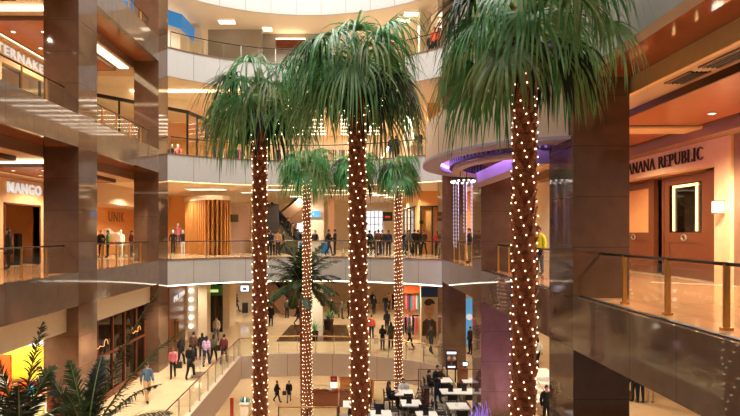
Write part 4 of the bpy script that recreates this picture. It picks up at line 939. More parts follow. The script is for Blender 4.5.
def make_chair():
    t = thing('cafe_chair', 'dark cafe chair', 'chair', (0,0,0)); 
    obj('seat', MB().box(-.2,-.2,.43,.2,.2,.47), 'dark', t, local=True)
    b = MB().box(-.2,.17,.62,.2,.2,.86); b.tube([(-.19,.19,.45),(-.19,.22,.88)], .016, 6).tube([(.19,.19,.45),(.19,.22,.88)], .016, 6); obj('backrest', b, 'dark', t, local=True)
    for s in (-1,1): obj('armrest', MB().tube([(s*.21,.2,.68),(s*.22,-.1,.67),(s*.2,-.18,.45)], .015, 6), 'dark', t, local=True)
    for sx in (-1,1):
        for sy in (-1,1): obj('leg', MB().tube([(sx*.18,sy*.18,.44),(sx*.2,sy*.21,0)], .016, 6), 'dark', t, local=True)
    return t
chair0 = make_chair(); used = [0]
def chair(x, y, rz, label):
    if not used[0]: used[0] = 1; chair0.location = (x,y,TZ); chair0.rotation_euler = (0,0,rz); chair0['label'] = label; chair0['group'] = 'dark cafe chairs'; return
    dup(chair0, (x,y,TZ), rz, label, 'dark cafe chairs')
TABS = [(404,392.5,'white cafe table where the couple sits','at the table of the seated couple'), (411,403,'white cafe table in front of the couple with a dark menu holder','at the table in front of the seated couple'),
        (381,414,'white cafe table at the bottom edge beside the centre palm trunk','at the table beside the centre palm trunk'), (442.7,380,'small white cafe table beside the standing man at the back','at the table beside the standing man'),
        (458,406,'white cafe table nearest the purple column','at the table nearest the purple column'), (427,415,'white cafe table at the bottom edge, middle of the terrace','at the bottom-edge table in the middle'),
        (353,404,'white cafe table left of the centre palm trunk','at the table left of the centre palm trunk')]
pi = math.pi
for i, (px, py, lb, wh) in enumerate(TABS):
    Y = YF(py, TZ+.75); x = PX(px, Y); cafe_table(x, Y, lb)
    if i == 3: Y2 = Y
    for (dx, dy, rz, w) in ((.72,0,-pi/2,'right'),(-.72,0,pi/2,'left'),(0,-.72,pi,'near'),(0,.72,0,'far')):
        if i == 0 and w == 'far': continue
        if i == 3 and w in ('far','right','near'): continue
        if i == 6 and w in ('left','far'): continue
        if i == 4 and w in ('right','far'): continue
        chair(x+dx, Y+dy, rz, f'dark cafe chair on the {w} side {wh}')
x5, Y5 = 5.05, 23.9
cafe_table(x5, Y5, 'long white cafe table behind the one nearest the purple column', 1.5, .8)
for dx in (-.4,.4):
    for dy, rz, w in ((-.7,pi,'near'),(.72,0,'far')): chair(x5+dx, Y5+dy, rz, f'dark cafe chair at the long white table, {w} side, {"left" if dx < 0 else "right"} seat')
cafe_table(6.1, 25.7, 'white cafe table half hidden beside the purple column at the back')
for (x, y, lb) in ((PX(409,22.2),22.2,'dark menu holder on the table in front of the couple'),(4.75,23.85,'dark menu holder on the left end of the long white table'),(5.4,23.95,'dark menu holder on the right end of the long white table'),(PX(381,20.8)-.1,20.9,'dark menu holder on the table beside the centre palm'),(PX(426,20.7),20.75,'dark menu holder on the bottom-edge table in the middle')):
    t = thing('menu_holder', lb, 'menu holder', (x,y,TZ+.76)); obj('base', MB().box(x-.12,y-.06,TZ+.76,x+.12,y+.06,TZ+.78), 'black', t); obj('card', MB().box(x-.11,y-.02,TZ+.78,x+.11,y+.02,TZ+1.06), 'black', t)
t = thing('glass_vase', 'clear glass vase on the table nearest the purple column', 'vase', (PX(457,21.7),21.75,TZ+.76))
obj('body', MB().lathe([(.05,0),(.07,.1),(.04,.28),(.06,.36)], (PX(457,21.7),21.75,TZ+.76), 12), 'glass', t)
t = thing('advert_display', 'upright black advert screen on legs at the back of the cafe terrace', 'display', (5.25,26.2,TZ))
xa, xb, za, zb = PX(445.6,26.2), PX(457,26.2), PZ(369,26.2), PZ(350.5,26.2)
obj('case', MB().box(xa,26.15,za,xb,26.3,zb), 'black', t)
obj('picture', MB().box(xa+.05,26.13,za+.22,xb-.05,26.15,zb-.06), 'grey_cloth', t)
q = MB(); cx0 = (xa+xb)/2
for dx, c in ((-.14,0),(.12,1)): q.lathe([(.0,0),(.07,.05),(.09,.13),(.05,.22)], (cx0+dx,26.1,za+.42), 10); q.box(cx0+dx-.09,26.11,za+.24,cx0+dx+.09,26.13,za+.42,1)
obj('portrait', q, ['skin','maroon'], t); obj('caption', MB().box(xa+.1,26.13,za+.08,xb-.1,26.15,za+.16), 'screen', t); obj('top_glow', MB().box(xa+.05,26.12,zb-.16,xb-.05,26.135,zb-.05), 'screen', t)
for x in (xa+.08, xb-.08): obj('leg', MB().box(x-.03,26.18,TZ,x+.03,26.26,za), 'dark_metal', t)
obj('base', MB().box(xa,26.0,TZ,xb,26.45,TZ+.03), 'dark_metal', t)
t = thing('service_counter', 'brown wooden service counter with till beside the purple column', 'counter', (5.95,26.0,TZ))
obj('body', MB().box(PX(458,26),25.8,TZ,PX(467,26),26.2,PZ(368.5,26)), 'wood_door', t); obj('top', MB().box(PX(457.5,26),25.75,PZ(368.5,26),PX(467.5,26),26.25,PZ(367.7,26)), 'wood_red', t)
t = thing('till_monitor', 'small dark till monitor on the wooden service counter', 'monitor', (PX(465,26),26,PZ(367.7,26)))
obj('stand', MB().box(PX(464.5,26),25.97,PZ(367.7,26),PX(465.5,26),26.03,PZ(366,26)), 'black', t); obj('case', MB().box(PX(462,26),25.96,PZ(366,26),PX(468,26),26.02,PZ(361.5,26)), 'black', t); obj('screen', MB().box(PX(462.7,26),25.95,PZ(365.4,26),PX(467.3,26),25.96,PZ(362.2,26)), 'screen', t)
t = thing('waste_bin', 'reddish brown square waste bin on the cafe terrace left of the standing man', 'bin', (PX(424.5,24.4),24.3,TZ))
obj('body', MB().box(PX(420.8,24.3),24.05,TZ,PX(428.5,24.3),24.45,PZ(388,24.3)), 'wood_red', t); obj('lid', MB().box(PX(420.5,24.3),24.0,PZ(388,24.3),PX(428.8,24.3),24.5,PZ(387,24.3)), 'dark', t)
# ================================================================== PALMS
def fan_leaf(rng, pl, el, L, nseg, hang, span=115, wide=.05):
    """one fan leaf: stalk leaving the crown at elevation el, then a fan of long segments that arch over and hang"""
    mb = MB(); p = Vector((.12,0,0)); d = Vector((math.cos(el),0,math.sin(el))); pts = [p.copy()]
    for i in range(5):
        p = p + d*pl/5; d = (d+Vector((0,0,-.11-.1*math.cos(el)))).normalized(); pts.append(p.copy())
    mb.tube(pts, [.028,.024,.02,.017,.014,.011], 5, 1)
    s = Vector((0,1,0)); nrm = s.cross(d).normalized()*-1
    if nrm.z < 0: nrm = -nrm
    for i in range(nseg):
        a = R(span)*(2*(i+.5)/nseg-1)+rng.uniform(-.04,.04); l = L*(.8+.2*math.cos(a*.8))*rng.uniform(.82,1.12)
        v = (d*math.cos(a)+s*math.sin(a)+nrm*rng.uniform(.1,.5)).normalized(); q = p.copy(); vs = []; K = 8
        hg = hang*rng.uniform(.7,1.3); sw = Vector((rng.uniform(-.05,.05),rng.uniform(-.05,.05),0))
        side = v.cross(nrm).normalized()
        for k in range(K+1):
            t = k/K; w = wide*(min(1,.22+t/.22))*(1-t**1.8)**.8+.004
            side = (side - v*side.dot(v)).normalized()
            vs += [q+side*w/2, q-side*w/2]
            q = q + v*l/K; v = (v+Vector((0,0,-hg*(.55 if t < .5 else .8)))+sw).normalized()
        mb.add(vs, [(2*k,2*k+1,2*k+3,2*k+2) for k in range(K)])
    return mb
def trunk_mb(base, top, r0, r1, boots=True, seed=0, bow=.0):
    rng = random.Random(seed); base, top = Vector(base), Vector(top); n = 40; pts = []; rs = []
    for i in range(n+1):
        t = i/n; p = base.lerp(top, t); p.x += bow*math.sin(math.pi*t); pts.append(p); rs.append((r0+(r1-r0)*t)*rng.uniform(.96,1.04))
    mb = MB().tube(pts, rs, 16)
    if boots:
        H = (top-base).length; step = .085; k = 0; z = .3
        while z < H:
            t = z/H; c = base.lerp(top,t); c.x += bow*math.sin(math.pi*t); r = r0+(r1-r0)*t
            for j in range(7):
                a = (k%2)*math.pi/7 + j*2*math.pi/7 + rng.uniform(-.12,.12); o = Vector((math.cos(a),math.sin(a),0)); s = Vector((-o.y,o.x,0))
                b = c+o*(r*.9); hgt = rng.uniform(.08,.14); out = rng.uniform(.03,.085)
                mb.add([b-s*.075-Vector((0,0,.05)), b+s*.075-Vector((0,0,.05)), b+s*.045+o*out+Vector((0,0,hgt)), b-s*.045+o*out+Vector((0,0,hgt)), b+Vector((0,0,hgt*.5))],
                       [(0,1,2,3),(0,3,4),(1,4,2),(3,2,4)], 1)
            z += step*2.0; k += 1
    return mb, pts, rs
bulb_me = None
def fairy(name_label, pts, rs, z0, z1, turns_gap, per, rad, parent_label_group, seed):
    """string of little warm lamps wound round a trunk between heights z0 and z1"""
    global bulb_me
    rng = random.Random(seed); zb = pts[0].z; H = pts[-1].z-zb
    t = thing('fairy_lights', name_label, 'string lights', tuple(pts[0]), 'light strings on the palm trunks')
    L = wloc(t); wire = []; bl = []; N = int((z1-z0)/turns_gap*per)
    for i in range(N):
        z = z0+(z1-z0)*i/N; f = min(max((z-zb)/H,0),1)*(len(pts)-1); j = min(int(f), len(pts)-2); c = pts[j].lerp(pts[j+1], f-j); r = rs[j]
        a = i*2*math.pi/per*1.013+rng.uniform(-.08,.08); q = c+Vector((math.cos(a),math.sin(a),0))*(r+.012+rng.uniform(0,.035)); wire.append(q); bl.append((math.sin(a), q+Vector((0,0,rng.uniform(-.03,.03)))))
    obj('wire', MB().tube(wire, .005, 4), 'wire', t)
    vis = sorted([b for b in bl if b[0] < .25], key=lambda b: -b[1].z); seen = vis[::max(1, math.ceil(len(vis)/100))][:100]; ids = set(id(b) for b in seen)
    for s_, q in seen:
        if bulb_me is None: bulb_me = raw('bulb', MB().ball((0,0,0), 1, 8, 6), 'bulb', True)
        o = bpy.data.objects.new('bulb', bulb_me); C.objects.link(o); o.parent = t; o.location = q-L; o.scale = (rad,rad,rad*1.2)
    rest = MB()
    for b in bl:
        if id(b) not in ids: rest.ball(tuple(b[1]), (rad,rad,rad*1.2), 6, 4)
    if rest.v: o = obj('more_bulbs', rest, 'bulb', t); o['kind'] = 'stuff'
    return t
GA = 2.39996
def fan_palm(label, px_top, px_base, Y, crown_py, r0, r1, nf, pl, L, nseg, hang, seed, lights=None, bow=0, elr=(1.0,-.45), base_z=-12, wide=.055, lit_label=None):
    rng = random.Random(seed); zt = PZ(crown_py, Y); top = (PX(px_top,Y), Y, zt); base = (PX(px_base,Y), Y, base_z)
    t = thing('fan_palm', label, 'palm tree', base, None)
    mb, pts, rs = trunk_mb(base, top, r0, r1, True, seed, bow)
    obj('trunk', mb, ['trunk','trunk_boot'], t)
    obj('crown_heart', MB().lathe([(r1*1.1,-.5),(r1*1.25,-.1),(r1*.9,.25),(.06,.6)], top, 12), 'petiole', t)
    for i in range(nf):
        f = (i+.5)/nf; el = elr[0]+(elr[1]-elr[0])*f**.9+rng.uniform(-.1,.1); az = i*GA+rng.uniform(-.2,.2)
        m = fan_leaf(rng, pl*rng.uniform(.7,1.25)*(.8+.25*f), el, L*rng.uniform(.9,1.12), nseg, hang*rng.uniform(.85,1.2), wide=wide)
        o = obj('frond', m, ['leaf_'+('abacdab'[i%7] if f < .75 else 'cadcbac'[i%7]), 'petiole'], t, local=True)
        o.location = Vector(top)-Vector(base)+Vector((0,0,.1-.45*f)); o.rotation_euler = (0,0,az)
    if lights: fairy(lit_label, pts, rs, *lights, label, seed+50)
    return t
fan_palm('tall fan palm standing left of centre with drooping crown', 259.5, 261, 16.0, 88, .215, .2, 24, 1.05, 1.75, 34, .68, 11, (-6.2,4.6,.25,6.3,.018), lit_label='warm fairy lights wound round the trunk of the left front palm')
fan_palm('tall fan palm at the centre of the atrium with the fullest crown', 356, 363.5, 13.7, 58, .235, .21, 27, 1.1, 1.85, 38, .66, 23, (-6.0,4.9,.22,6.3,.017), lit_label='warm fairy lights wound round the trunk of the centre front palm')
fan_palm('largest fan palm on the right whose crown reaches out of the frame', 525, 521.5, 9.8, 12, .225, .2, 24, 1.15, 1.5, 40, .68, 37, (-4.0,4.6,.16,6.3,.014), lit_label='warm fairy lights wound round the trunk of the big right palm')
fan_palm('mid-distance fan palm between the left and centre palms with dense tiny lights', 306.5, 308, 26.0, 160, .24, .17, 20, .9, 1.5, 28, .68, 41, (-8.5,4.6,.2,9.3,.017), lit_label='dense fairy lights on the thin trunk between the left and centre palms', wide=.07)
fan_palm('fan palm at the back right of the centre palm with a compact crown', 398, 399, 27.0, 166, .2, .16, 18, .65, 1.3, 28, .68, 53, (-7.5,4.2,.2,9.3,.017), lit_label='dense fairy lights on the thin trunk right of the centre palm', wide=.07)
fan_palm('fan palm hidden behind the centre palm trunk, only its crown showing', 354, 357, 27.0, 163, .2, .16, 18, .7, 1.4, 28, .68, 67, None, wide=.07)
def feather_leaf(rng, L, el, nl, ll, droop, wide=.035, twist=0):
    mb = MB(); p = Vector((0,0,0)); d = Vector((math.cos(el),0,math.sin(el))); pts = []; K = 14; ds = []
    for i in range(K+1):
        pts.append(p.copy()); ds.append(d.copy()); p = p+d*L/K; d = (d+Vector((0,0,-droop*(.3+i/K)/K*3))).normalized()
    mb.tube(pts, [.03*(1-i/K)+.006 for i in range(K+1)], 5, 1)
    for i in range(nl):
        f = .14+.86*i/nl; g = f*K; j = min(int(g), K-1); c = pts[j].lerp(pts[j+1], g-j); dd = ds[j]; l = ll*(math.sin(math.pi*min(1,.12+f*.9))**.6)*rng.uniform(.85,1.1)+.06
        for s in (-1,1):
            sd = Vector((0,s,0)); up = dd.cross(Vector((0,1,0)))*-1
            v = (dd*.7+sd*.7+up*rng.uniform(-.25,.45)).normalized(); q = c.copy(); vs = []
            for k in range(5):
                t = k/4; w = wide*(.5+1.2*t if t < .4 else 1-(t-.4)/.62)+.002; si = v.cross(up).normalized(); vs += [q+si*w/2, q-si*w/2]; q = q+v*l/4; v = (v+Vector((0,0,-.16))).normalized()
            mb.add(vs, [(2*k,2*k+1,2*k+3,2*k+2) for k in range(4)])
    return mb
def feather_palm(label, base, top, r, nf, L, seed, lm, elr=(1.4,-.35), droop=.55, ll=.42, az0=0, nl=38, wide=.035, fr=None):
    rng = random.Random(seed); t = thing('feather_palm', label, 'palm tree', base)
    mb, pts, rs = trunk_mb(base, top, r, r*.85, True, seed); obj('trunk', mb, ['trunk','trunk_boot'], t)
    for i in range(nf):
        f = (i+.5)/nf; el = elr[0]+(elr[1]-elr[0])*f; az = az0+i*GA; LL = L*rng.uniform(.85,1.1)
        if fr: az, el, LL = R(fr[i][0]), R(fr[i][1]), fr[i][2]
        m = feather_leaf(rng, LL, el, nl, ll, droop*rng.uniform(.8,1.25), wide)
        o = obj('frond', m, [lm[i%len(lm)],'petiole'], t, local=True); o.location = Vector(top)-Vector(base); o.rotation_euler = (0,0,az)
    return t
feather_palm('dark feather palm behind the thin dense-lit trunk, below the grey parapet band', (PX(305,27.5),27.5,-12), (PX(302,27.5),27.5,PZ(285,27.5)), .16, 28, 2.6, 5, ['leaf_e','leaf_d','leaf_e'], (1.35,-.3), .6, .55, wide=.075)
FA = [(5,82,3.0),(178,62,2.0),(190,78,2.3),(60,70,1.9),(-60,66,1.8),(10,45,1.6)]
FB = [(-8,70,4.7),(5,60,4.1),(-20,50,3.2),(12,34,2.4),(175,66,2.5),(165,80,2.3),(95,70,2.4),(-90,68,2.0),(25,20,2.0)]
for px, Y, py, lb, sd, fl in ((20,13.4,436,'dark feather palm in the bottom left corner by the toy shop',3,FA),(86,14.0,444,'dark feather palm rising beside the lower left walkway',9,FB)):
    z = PZ(py, Y); x = PX(px, Y)
    feather_palm(lb, (x,Y,-5.75), (x,Y,z), .13, len(fl), 1, sd, ['leaf_d','leaf_e'], (1.5,.5), .34, .42, nl=76, wide=.042, fr=fl)
    tp = thing('palm_planter', f'round dark planter holding the {lb.split(" in the")[0].split(" rising")[0]} {"in the corner" if px < 50 else "beside the walkway"}', 'planter', (x,Y,-6))
    obj('pot', MB().lathe([(.4,0),(.52,.5),(.55,.55),(.46,.55),(.45,.25)], (x,Y,-6), 20), 'pot', tp); obj('soil', MB().lathe([(.45,.22),(.45,.25)], (x,Y,-6), 16), 'soil', tp)
# ================================================================== PEOPLE
def skin_body(J, E, rad):
    """one continuous body grown over a joint skeleton (Skin + Subdivision), forward = -Y"""
    names = list(J); idx = {n:i for i,n in enumerate(names)}
    me = bpy.data.meshes.new('body'); me.from_pydata([J[n] for n in names], [(idx[a],idx[b]) for a,b in E], []); o = bpy.data.objects.new('body', me); C.objects.link(o)
    md = o.modifiers.new('s','SKIN'); md.use_smooth_shade = True
    for n in names:
        sv = me.skin_vertices[0].data[idx[n]]; r = rad[n]; sv.radius = r if isinstance(r, tuple) else (r, r)
    me.skin_vertices[0].data[idx['pelvis']].use_root = True
    o.modifiers.new('u','SUBSURF').levels = 1
    dg = bpy.context.evaluated_depsgraph_get(); r = bpy.data.meshes.new_from_object(o.evaluated_get(dg)); bpy.data.objects.remove(o); return r
def hand_mb(mb, w, d, side):
    w = Vector(w); d = Vector(d).normalized(); s = d.cross(Vector((0,1,0)));  s = s.normalized() if s.length > .1 else Vector((1,0,0)); n = d.cross(s)
    mb.obox(w+d*.045, s*.036, n*.013, d*.048)
    for i, l in enumerate((.062,.074,.078,.066)):
        b = w+d*.09+s*(-.027+.018*i); mb.tube([b-d*.01, b+d*l*.5+n*.004, b+d*l*.85+n*.02, b+d*l+n*.032], [.0085,.008,.0075,.005], 6)
    b = w+d*.03+s*.034*side; mb.tube([b-s*.01*side, b+d*.03+s*.022*side+n*.01, b+d*.055+s*.026*side+n*.022], [.011,.0095,.006], 6)
BASE = dict(pelvis=(0,0,.95), waist=(0,0,1.1), chest=(0,-.005,1.3), nbase=(0,.01,1.46), neck=(0,0,1.54), head=(0,-.01,1.62))
POSES = {
 'stand': dict(shl=(-.17,0,1.42), ell=(-.23,.03,1.14), wrl=(-.23,-.05,.9), shr=(.17,0,1.42), elr=(.23,.03,1.14), wrr=(.24,-.05,.9), hil=(-.09,0,.9), knl=(-.1,-.01,.5), anl=(-.11,.02,.09), tol=(-.12,-.15,.03), hir=(.09,0,.9), knr=(.1,-.01,.5), anr=(.11,.02,.09), tor=(.13,-.15,.03)),
 'walk': dict(shl=(-.17,0,1.42), ell=(-.22,.13,1.16), wrl=(-.22,.12,.93), shr=(.17,0,1.42), elr=(.22,-.05,1.14), wrr=(.21,-.22,.98), hil=(-.09,0,.9), knl=(-.09,-.18,.52), anl=(-.09,-.26,.11), tol=(-.1,-.42,.07), hir=(.09,0,.9), knr=(.09,.08,.5), anr=(.09,.34,.16), tor=(.1,.22,.03)),
 'phone': dict(shl=(-.17,0,1.42), ell=(-.22,-.02,1.14), wrl=(-.1,-.24,1.2), shr=(.17,0,1.42), elr=(.22,-.02,1.14), wrr=(.09,-.24,1.2), hil=(-.09,0,.9), knl=(-.1,-.01,.5), anl=(-.11,.02,.09), tol=(-.12,-.15,.03), hir=(.09,0,.9), knr=(.1,-.03,.5), anr=(.12,-.04,.09), tor=(.15,-.2,.03)),
 'lean': dict(shl=(-.17,-.1,1.38), ell=(-.24,-.2,1.14), wrl=(-.12,-.38,1.08), shr=(.17,-.1,1.38), elr=(.24,-.2,1.14), wrr=(.12,-.38,1.08), hil=(-.09,0,.9), knl=(-.1,-.01,.5), anl=(-.11,.04,.09), tol=(-.12,-.13,.03), hir=(.09,0,.9), knr=(.1,.03,.5), anr=(.11,.1,.09), tor=(.13,-.07,.03)),
 'sit': dict(shl=(-.17,0,.95), ell=(-.23,-.08,.7), wrl=(-.14,-.33,.79), shr=(.17,0,.95), elr=(.23,-.08,.7), wrr=(.14,-.33,.79), hil=(-.09,-.05,.52), knl=(-.11,-.45,.52), anl=(-.11,-.42,.09), tol=(-.12,-.58,.03), hir=(.09,-.05,.52), knr=(.11,-.45,.52), anr=(.11,-.4,.09), tor=(.12,-.56,.03))}
EDG = [('pelvis','waist'),('waist','chest'),('chest','nbase'),('nbase','neck'),('neck','head')] + [e for s in 'lr' for e in (('nbase','sh'+s),('sh'+s,'el'+s),('el'+s,'wr'+s),('pelvis','hi'+s),('hi'+s,'kn'+s),('kn'+s,'an'+s),('an'+s,'to'+s))]
RAD = dict(pelvis=(.15,.115), waist=(.135,.1), chest=(.155,.115), nbase=(.085,.07), neck=.055, head=.06)
for s in 'lr': RAD.update({'sh'+s:.066, 'el'+s:.045, 'wr'+s:.03, 'hi'+s:.088, 'kn'+s:.06, 'an'+s:.042, 'to'+s:.032})
REG = {}
for a, b in EDG:
    k = a+b
    REG[(a,b)] = 'skin' if ('head' in k or b == 'neck') else 'shoe' if b.startswith('to') else 'leg' if (a[:2] in ('hi','kn') or b[:2] == 'hi') else 'top'
def seg_d(p, a, b):
    ab = b-a; t = max(0, min(1, (p-a).dot(ab)/max(ab.length_squared,1e-9))); return (p-(a+ab*t)).length
HEAD_C = {}
def make_pose(name):
    J = dict(BASE); J.update(POSES[name])
    if name == 'sit':
        for k, dz in (('pelvis',-.42),('waist',-.43),('chest',-.46),('nbase',-.47),('neck',-.48),('head',-.49)): J[k] = (J[k][0], J[k][1]-(.02 if k != 'pelvis' else 0), J[k][2]+dz)
    if name == 'lean':
        for k, dy, dz in (('waist',-.02,0),('chest',-.08,-.02),('nbase',-.11,-.03),('neck',-.15,-.04),('head',-.17,-.05)): J[k] = (J[k][0], J[k][1]+dy, J[k][2]+dz)
    me = skin_body(J, EDG, RAD); V = {k: Vector(v) for k,v in J.items()}
    verts = [v.co.copy() for v in me.vertices]; nor = [v.normal.copy() for v in me.vertices]; polys = [tuple(p.vertices) for p in me.polygons]; ctr = [p.center.copy() for p in me.polygons]
    reg = []
    for c in ctr:
        best = min(REG, key=lambda e: seg_d(c, V[e[0]], V[e[1]])); r = REG[best]
        if best[0][:2] == 'kn' and r == 'leg' and seg_d(c, V[best[1]], V[best[1]]) < .05: r = 'leg'
        reg.append(r)
    body = MB(); body.add(verts, polys, 0); hc = Vector(J['head'])+Vector((0,-.005,.035)); HEAD_C[name] = hc
    body.ball(hc, (.076,.094,.118), 14, 10); body.ext([hc+Vector((0,-.118,-.02)), hc+Vector((-.016,-.085,-.025)), hc+Vector((0,-.088,.025)), hc+Vector((.016,-.085,-.025))], (0,.012,0))
    for s in (-1,1):
        body.ball(hc+Vector((s*.078,.005,-.005)), (.012,.022,.032), 8, 5); body.ball(hc+Vector((s*.03,-.083,.012)), (.012,.009,.008), 8, 5, 1)
        sd = 'l' if s < 0 else 'r'; hand_mb(body, J['wr'+sd], V['wr'+sd]-V['el'+sd], -s)
    body.box(hc.x-.024, hc.y-.092, hc.z-.056, hc.x+.024, hc.y-.08, hc.z-.047, 2)
    def shell(regs, off, flare=None):
        mb = MB(); ids = {}; keep = [i for i in range(len(polys)) if reg[i] in regs]
        for i in keep:
            for v in polys[i]:
                if v not in ids: ids[v] = len(mb.v); mb.v.append(tuple(verts[v]+nor[v]*off))
            mb.f.append(tuple(ids[v] for v in polys[i])); mb.m.append(0)
        return mb
    P = {'body': raw('person', body, ['skin','eye','lip'], True), 'top': raw('jacket', shell(('top',), .022), 'black_cloth', True), 'leg': raw('trousers', shell(('leg',), .014), 'black_cloth', True), 'shoe': raw('shoes', shell(('shoe',), .02), 'black', True)}
    coat = shell(('top',), .028)
    if name != 'sit': coat.lathe([(.19,.98-1.06+.72),(.175,.85),(.165,1.06)], (0,0,0), 16)
    P['coat'] = raw('coat', coat, 'black_cloth', True)
    for kind in ('short','long'):
        h = MB(); n, m = 14, 9; vs = []
        for i in range(m):
            t = math.pi*.62*i/(m-1)
            for j in range(n):
                a = 2*math.pi*j/n; y = math.sin(a); cut = max(0, -y); tt = t*(1-.42*cut)
                vs.append(tuple(hc+Vector((.086*math.sin(tt)*math.cos(a), .104*math.sin(tt)*y+.004, .128*math.cos(tt)+.004))))
        h.add(vs, [(i*n+j,(i+1)*n+j,(i+1)*n+(j+1)%n,i*n+(j+1)%n) for i in range(m-1) for j in range(n)])
        if kind == 'long': h.ext([hc+Vector((x,y,.03)) for x,y in ((-.085,-.01),(-.07,.07),(0,.105),(.07,.07),(.085,-.01),(0,.05))], (0,.02,-.26))
        P['hair_'+kind] = raw('hair', h, 'hair_black', True)
    return P
POSE = {k: make_pose(k) for k in POSES}
def part_of(p, name, me, m):
    o = bpy.data.objects.new(name, me); C.objects.link(o); o.parent = p
    o.material_slots[0].link = 'OBJECT'; o.material_slots[0].material = M[m]; return o
def person(x, y, z, face, pose, top, low, label, hair='hair_black', hk='short', h=1.72, coat=False, sk='skin', group=None):
    """face: direction the person looks at, degrees, 0 = towards the viewer, 90 = towards the picture's right, 180 = away"""
    P = POSE[pose]; o = bpy.data.objects.new('person', P['body']); C.objects.link(o); o.location = (x,y,z); o.rotation_euler = (0,0,R(face)); k = h/1.78; o.scale = (k,k,k)
    o.material_slots[0].link = 'OBJECT'; o.material_slots[0].material = M[sk]; tag(o, label, 'person', group)
    part_of(o, 'coat' if coat else 'jacket', P['coat' if coat else 'top'], top); part_of(o, 'trousers', P['leg'], low); part_of(o, 'shoes', P['shoe'], 'black'); part_of(o, 'hair', P['hair_'+hk], hair)
    return o
def at_feet(px, py, zf): Y = YF(py, zf); return PX(px, Y), Y, zf
K = 'black_cloth'; N_ = 'navy'; G = 'grey_cloth'; D = 'denim'
# lower left walkway (feet rows measured in the picture)
for a in ((173,378,15,'walk','pink',K,'person in a dull pink top and black trousers walking nearest the dark shop front','hair_brown','long',1.6,False),
          (181,366,170,'walk',K,K,'person with long dark hair in black walking behind the one in dull pink','hair_black','long',1.66,False),
          (190.5,379,175,'walk',K,K,'tall person in a long black coat seen from behind on the lower left walkway','hair_black','short',1.82,True),
          (193.5,361,180,'walk','brown_cloth',K,'person in dark brown just beyond the long black coat','hair_black','short',1.72,False),
          (202,361,185,'stand',K,N_,'person in black beside the striped top on the lower left walkway','hair_black','long',1.66,False),
          (206.5,366,180,'walk','stripe',N_,'person in a pale striped top and dark trousers seen from behind','hair_black','long',1.7,False),
          (213.5,363,170,'walk','olive',K,'person in olive with a dark shoulder bag near the glass rail','hair_black','long',1.66,False),
          (224,364,175,'walk','maroon',K,'person in a maroon jacket closest to the glass rail','hair_black','short',1.72,False),
          (216.5,342,5,'walk','canopy_shell',G,'person in a pale beige shirt walking towards the group','hair_brown','short',1.74,False),
          (147,402,40,'walk','check','tan','person in a blue checked shirt and tan trousers half hidden by palm fronds','hair_black','short',1.75,False),
          (236.5,312,100,'walk',K,K,'lone dark figure by the corridor left of the wall screen','hair_black','short',1.72,False)):
    x, y, z = at_feet(a[0], a[1], -6); person(x, y, z, a[2], a[3], a[4], a[5], a[6], a[7], a[8], a[9], a[10])
# lower storey centre and right crowd
for a in ((271,326,0,'stand',K,K,'person in a dark coat standing just right of the left palm trunk, lower storey','hair_black','short',1.75,True),
          (287,318,180,'stand','olive',K,'person in olive standing with their back turned under the feather palm','hair_brown','short',1.75,False),
          (298,325,90,'walk',K,N_,'person in black partly behind the thin dense-lit trunk','hair_black','short',1.74,False),
          (331.5,318,60,'stand',K,K,'person in black right of the bushy pot plant','hair_black','short',1.76,False),
          (342,319,90,'phone',G,'olive','person in grey, left one of the pair beyond the centre palm','hair_brown','short',1.72,False),
          (348.5,318,-90,'stand',K,K,'person in black, right one of the pair beyond the centre palm','hair_black','short',1.72,False),
          (374,314,0,'walk',K,K,'person in black walking alone right of the centre palm, upper part of the crowd','hair_black','short',1.74,False),
          (385.5,313,10,'walk',K,N_,'person in a navy and black outfit walking left of the thin right trunk','hair_black','long',1.7,False),
          (394,309,170,'walk','maroon',K,'person in maroon hidden by the thin right trunk','hair_black','short',1.72,False),
          (373,309,0,'walk',K,G,'small distant person in black near the slab edge, lower storey','hair_black','short',1.72,False),
          (389,310,180,'walk','tan',K,'small distant person in tan at the back of the crowd','hair_brown','short',1.72,False),
          (371.5,339,175,'stand','coral',N_,'person in an orange-red jacket right of the centre palm trunk','hair_brown','short',1.74,False),
          (387,333,180,'walk',K,K,'person in black walking away left of the thin right trunk','hair_black','long',1.72,False),
          (391,348,200,'stand','olive',K,'person in a dark olive coat at the rail left of the thin right trunk','hair_black','long',1.72,True),
          (382.5,350,150,'phone',K,D,'person in black and jeans at the rail holding something up','hair_black','long',1.62,False),
          (409.5,347,60,'walk','grey_cloth',K,'person in grey walking right of the thin right trunk','hair_brown','long',1.68,False),
          (402,335,10,'stand','pink',D,'person in pink just right of the thin right trunk','hair_brown','long',1.64,False),
          (431,353,20,'walk','olive',D,'person in olive carrying a backpack in front of the portrait poster','hair_black','short',1.74,False)):
    x, y, z = at_feet(a[0], a[1], -6); person(x, y, z, a[2], a[3], a[4], a[5], a[6], a[7], a[8], a[9], a[10])
x, y, z = 7.6, 32.3, -6; person(PX(470.5,32.3), y, z, -60, 'stand', N_, K, 'person in navy standing before the tall blue sign past the corner column')
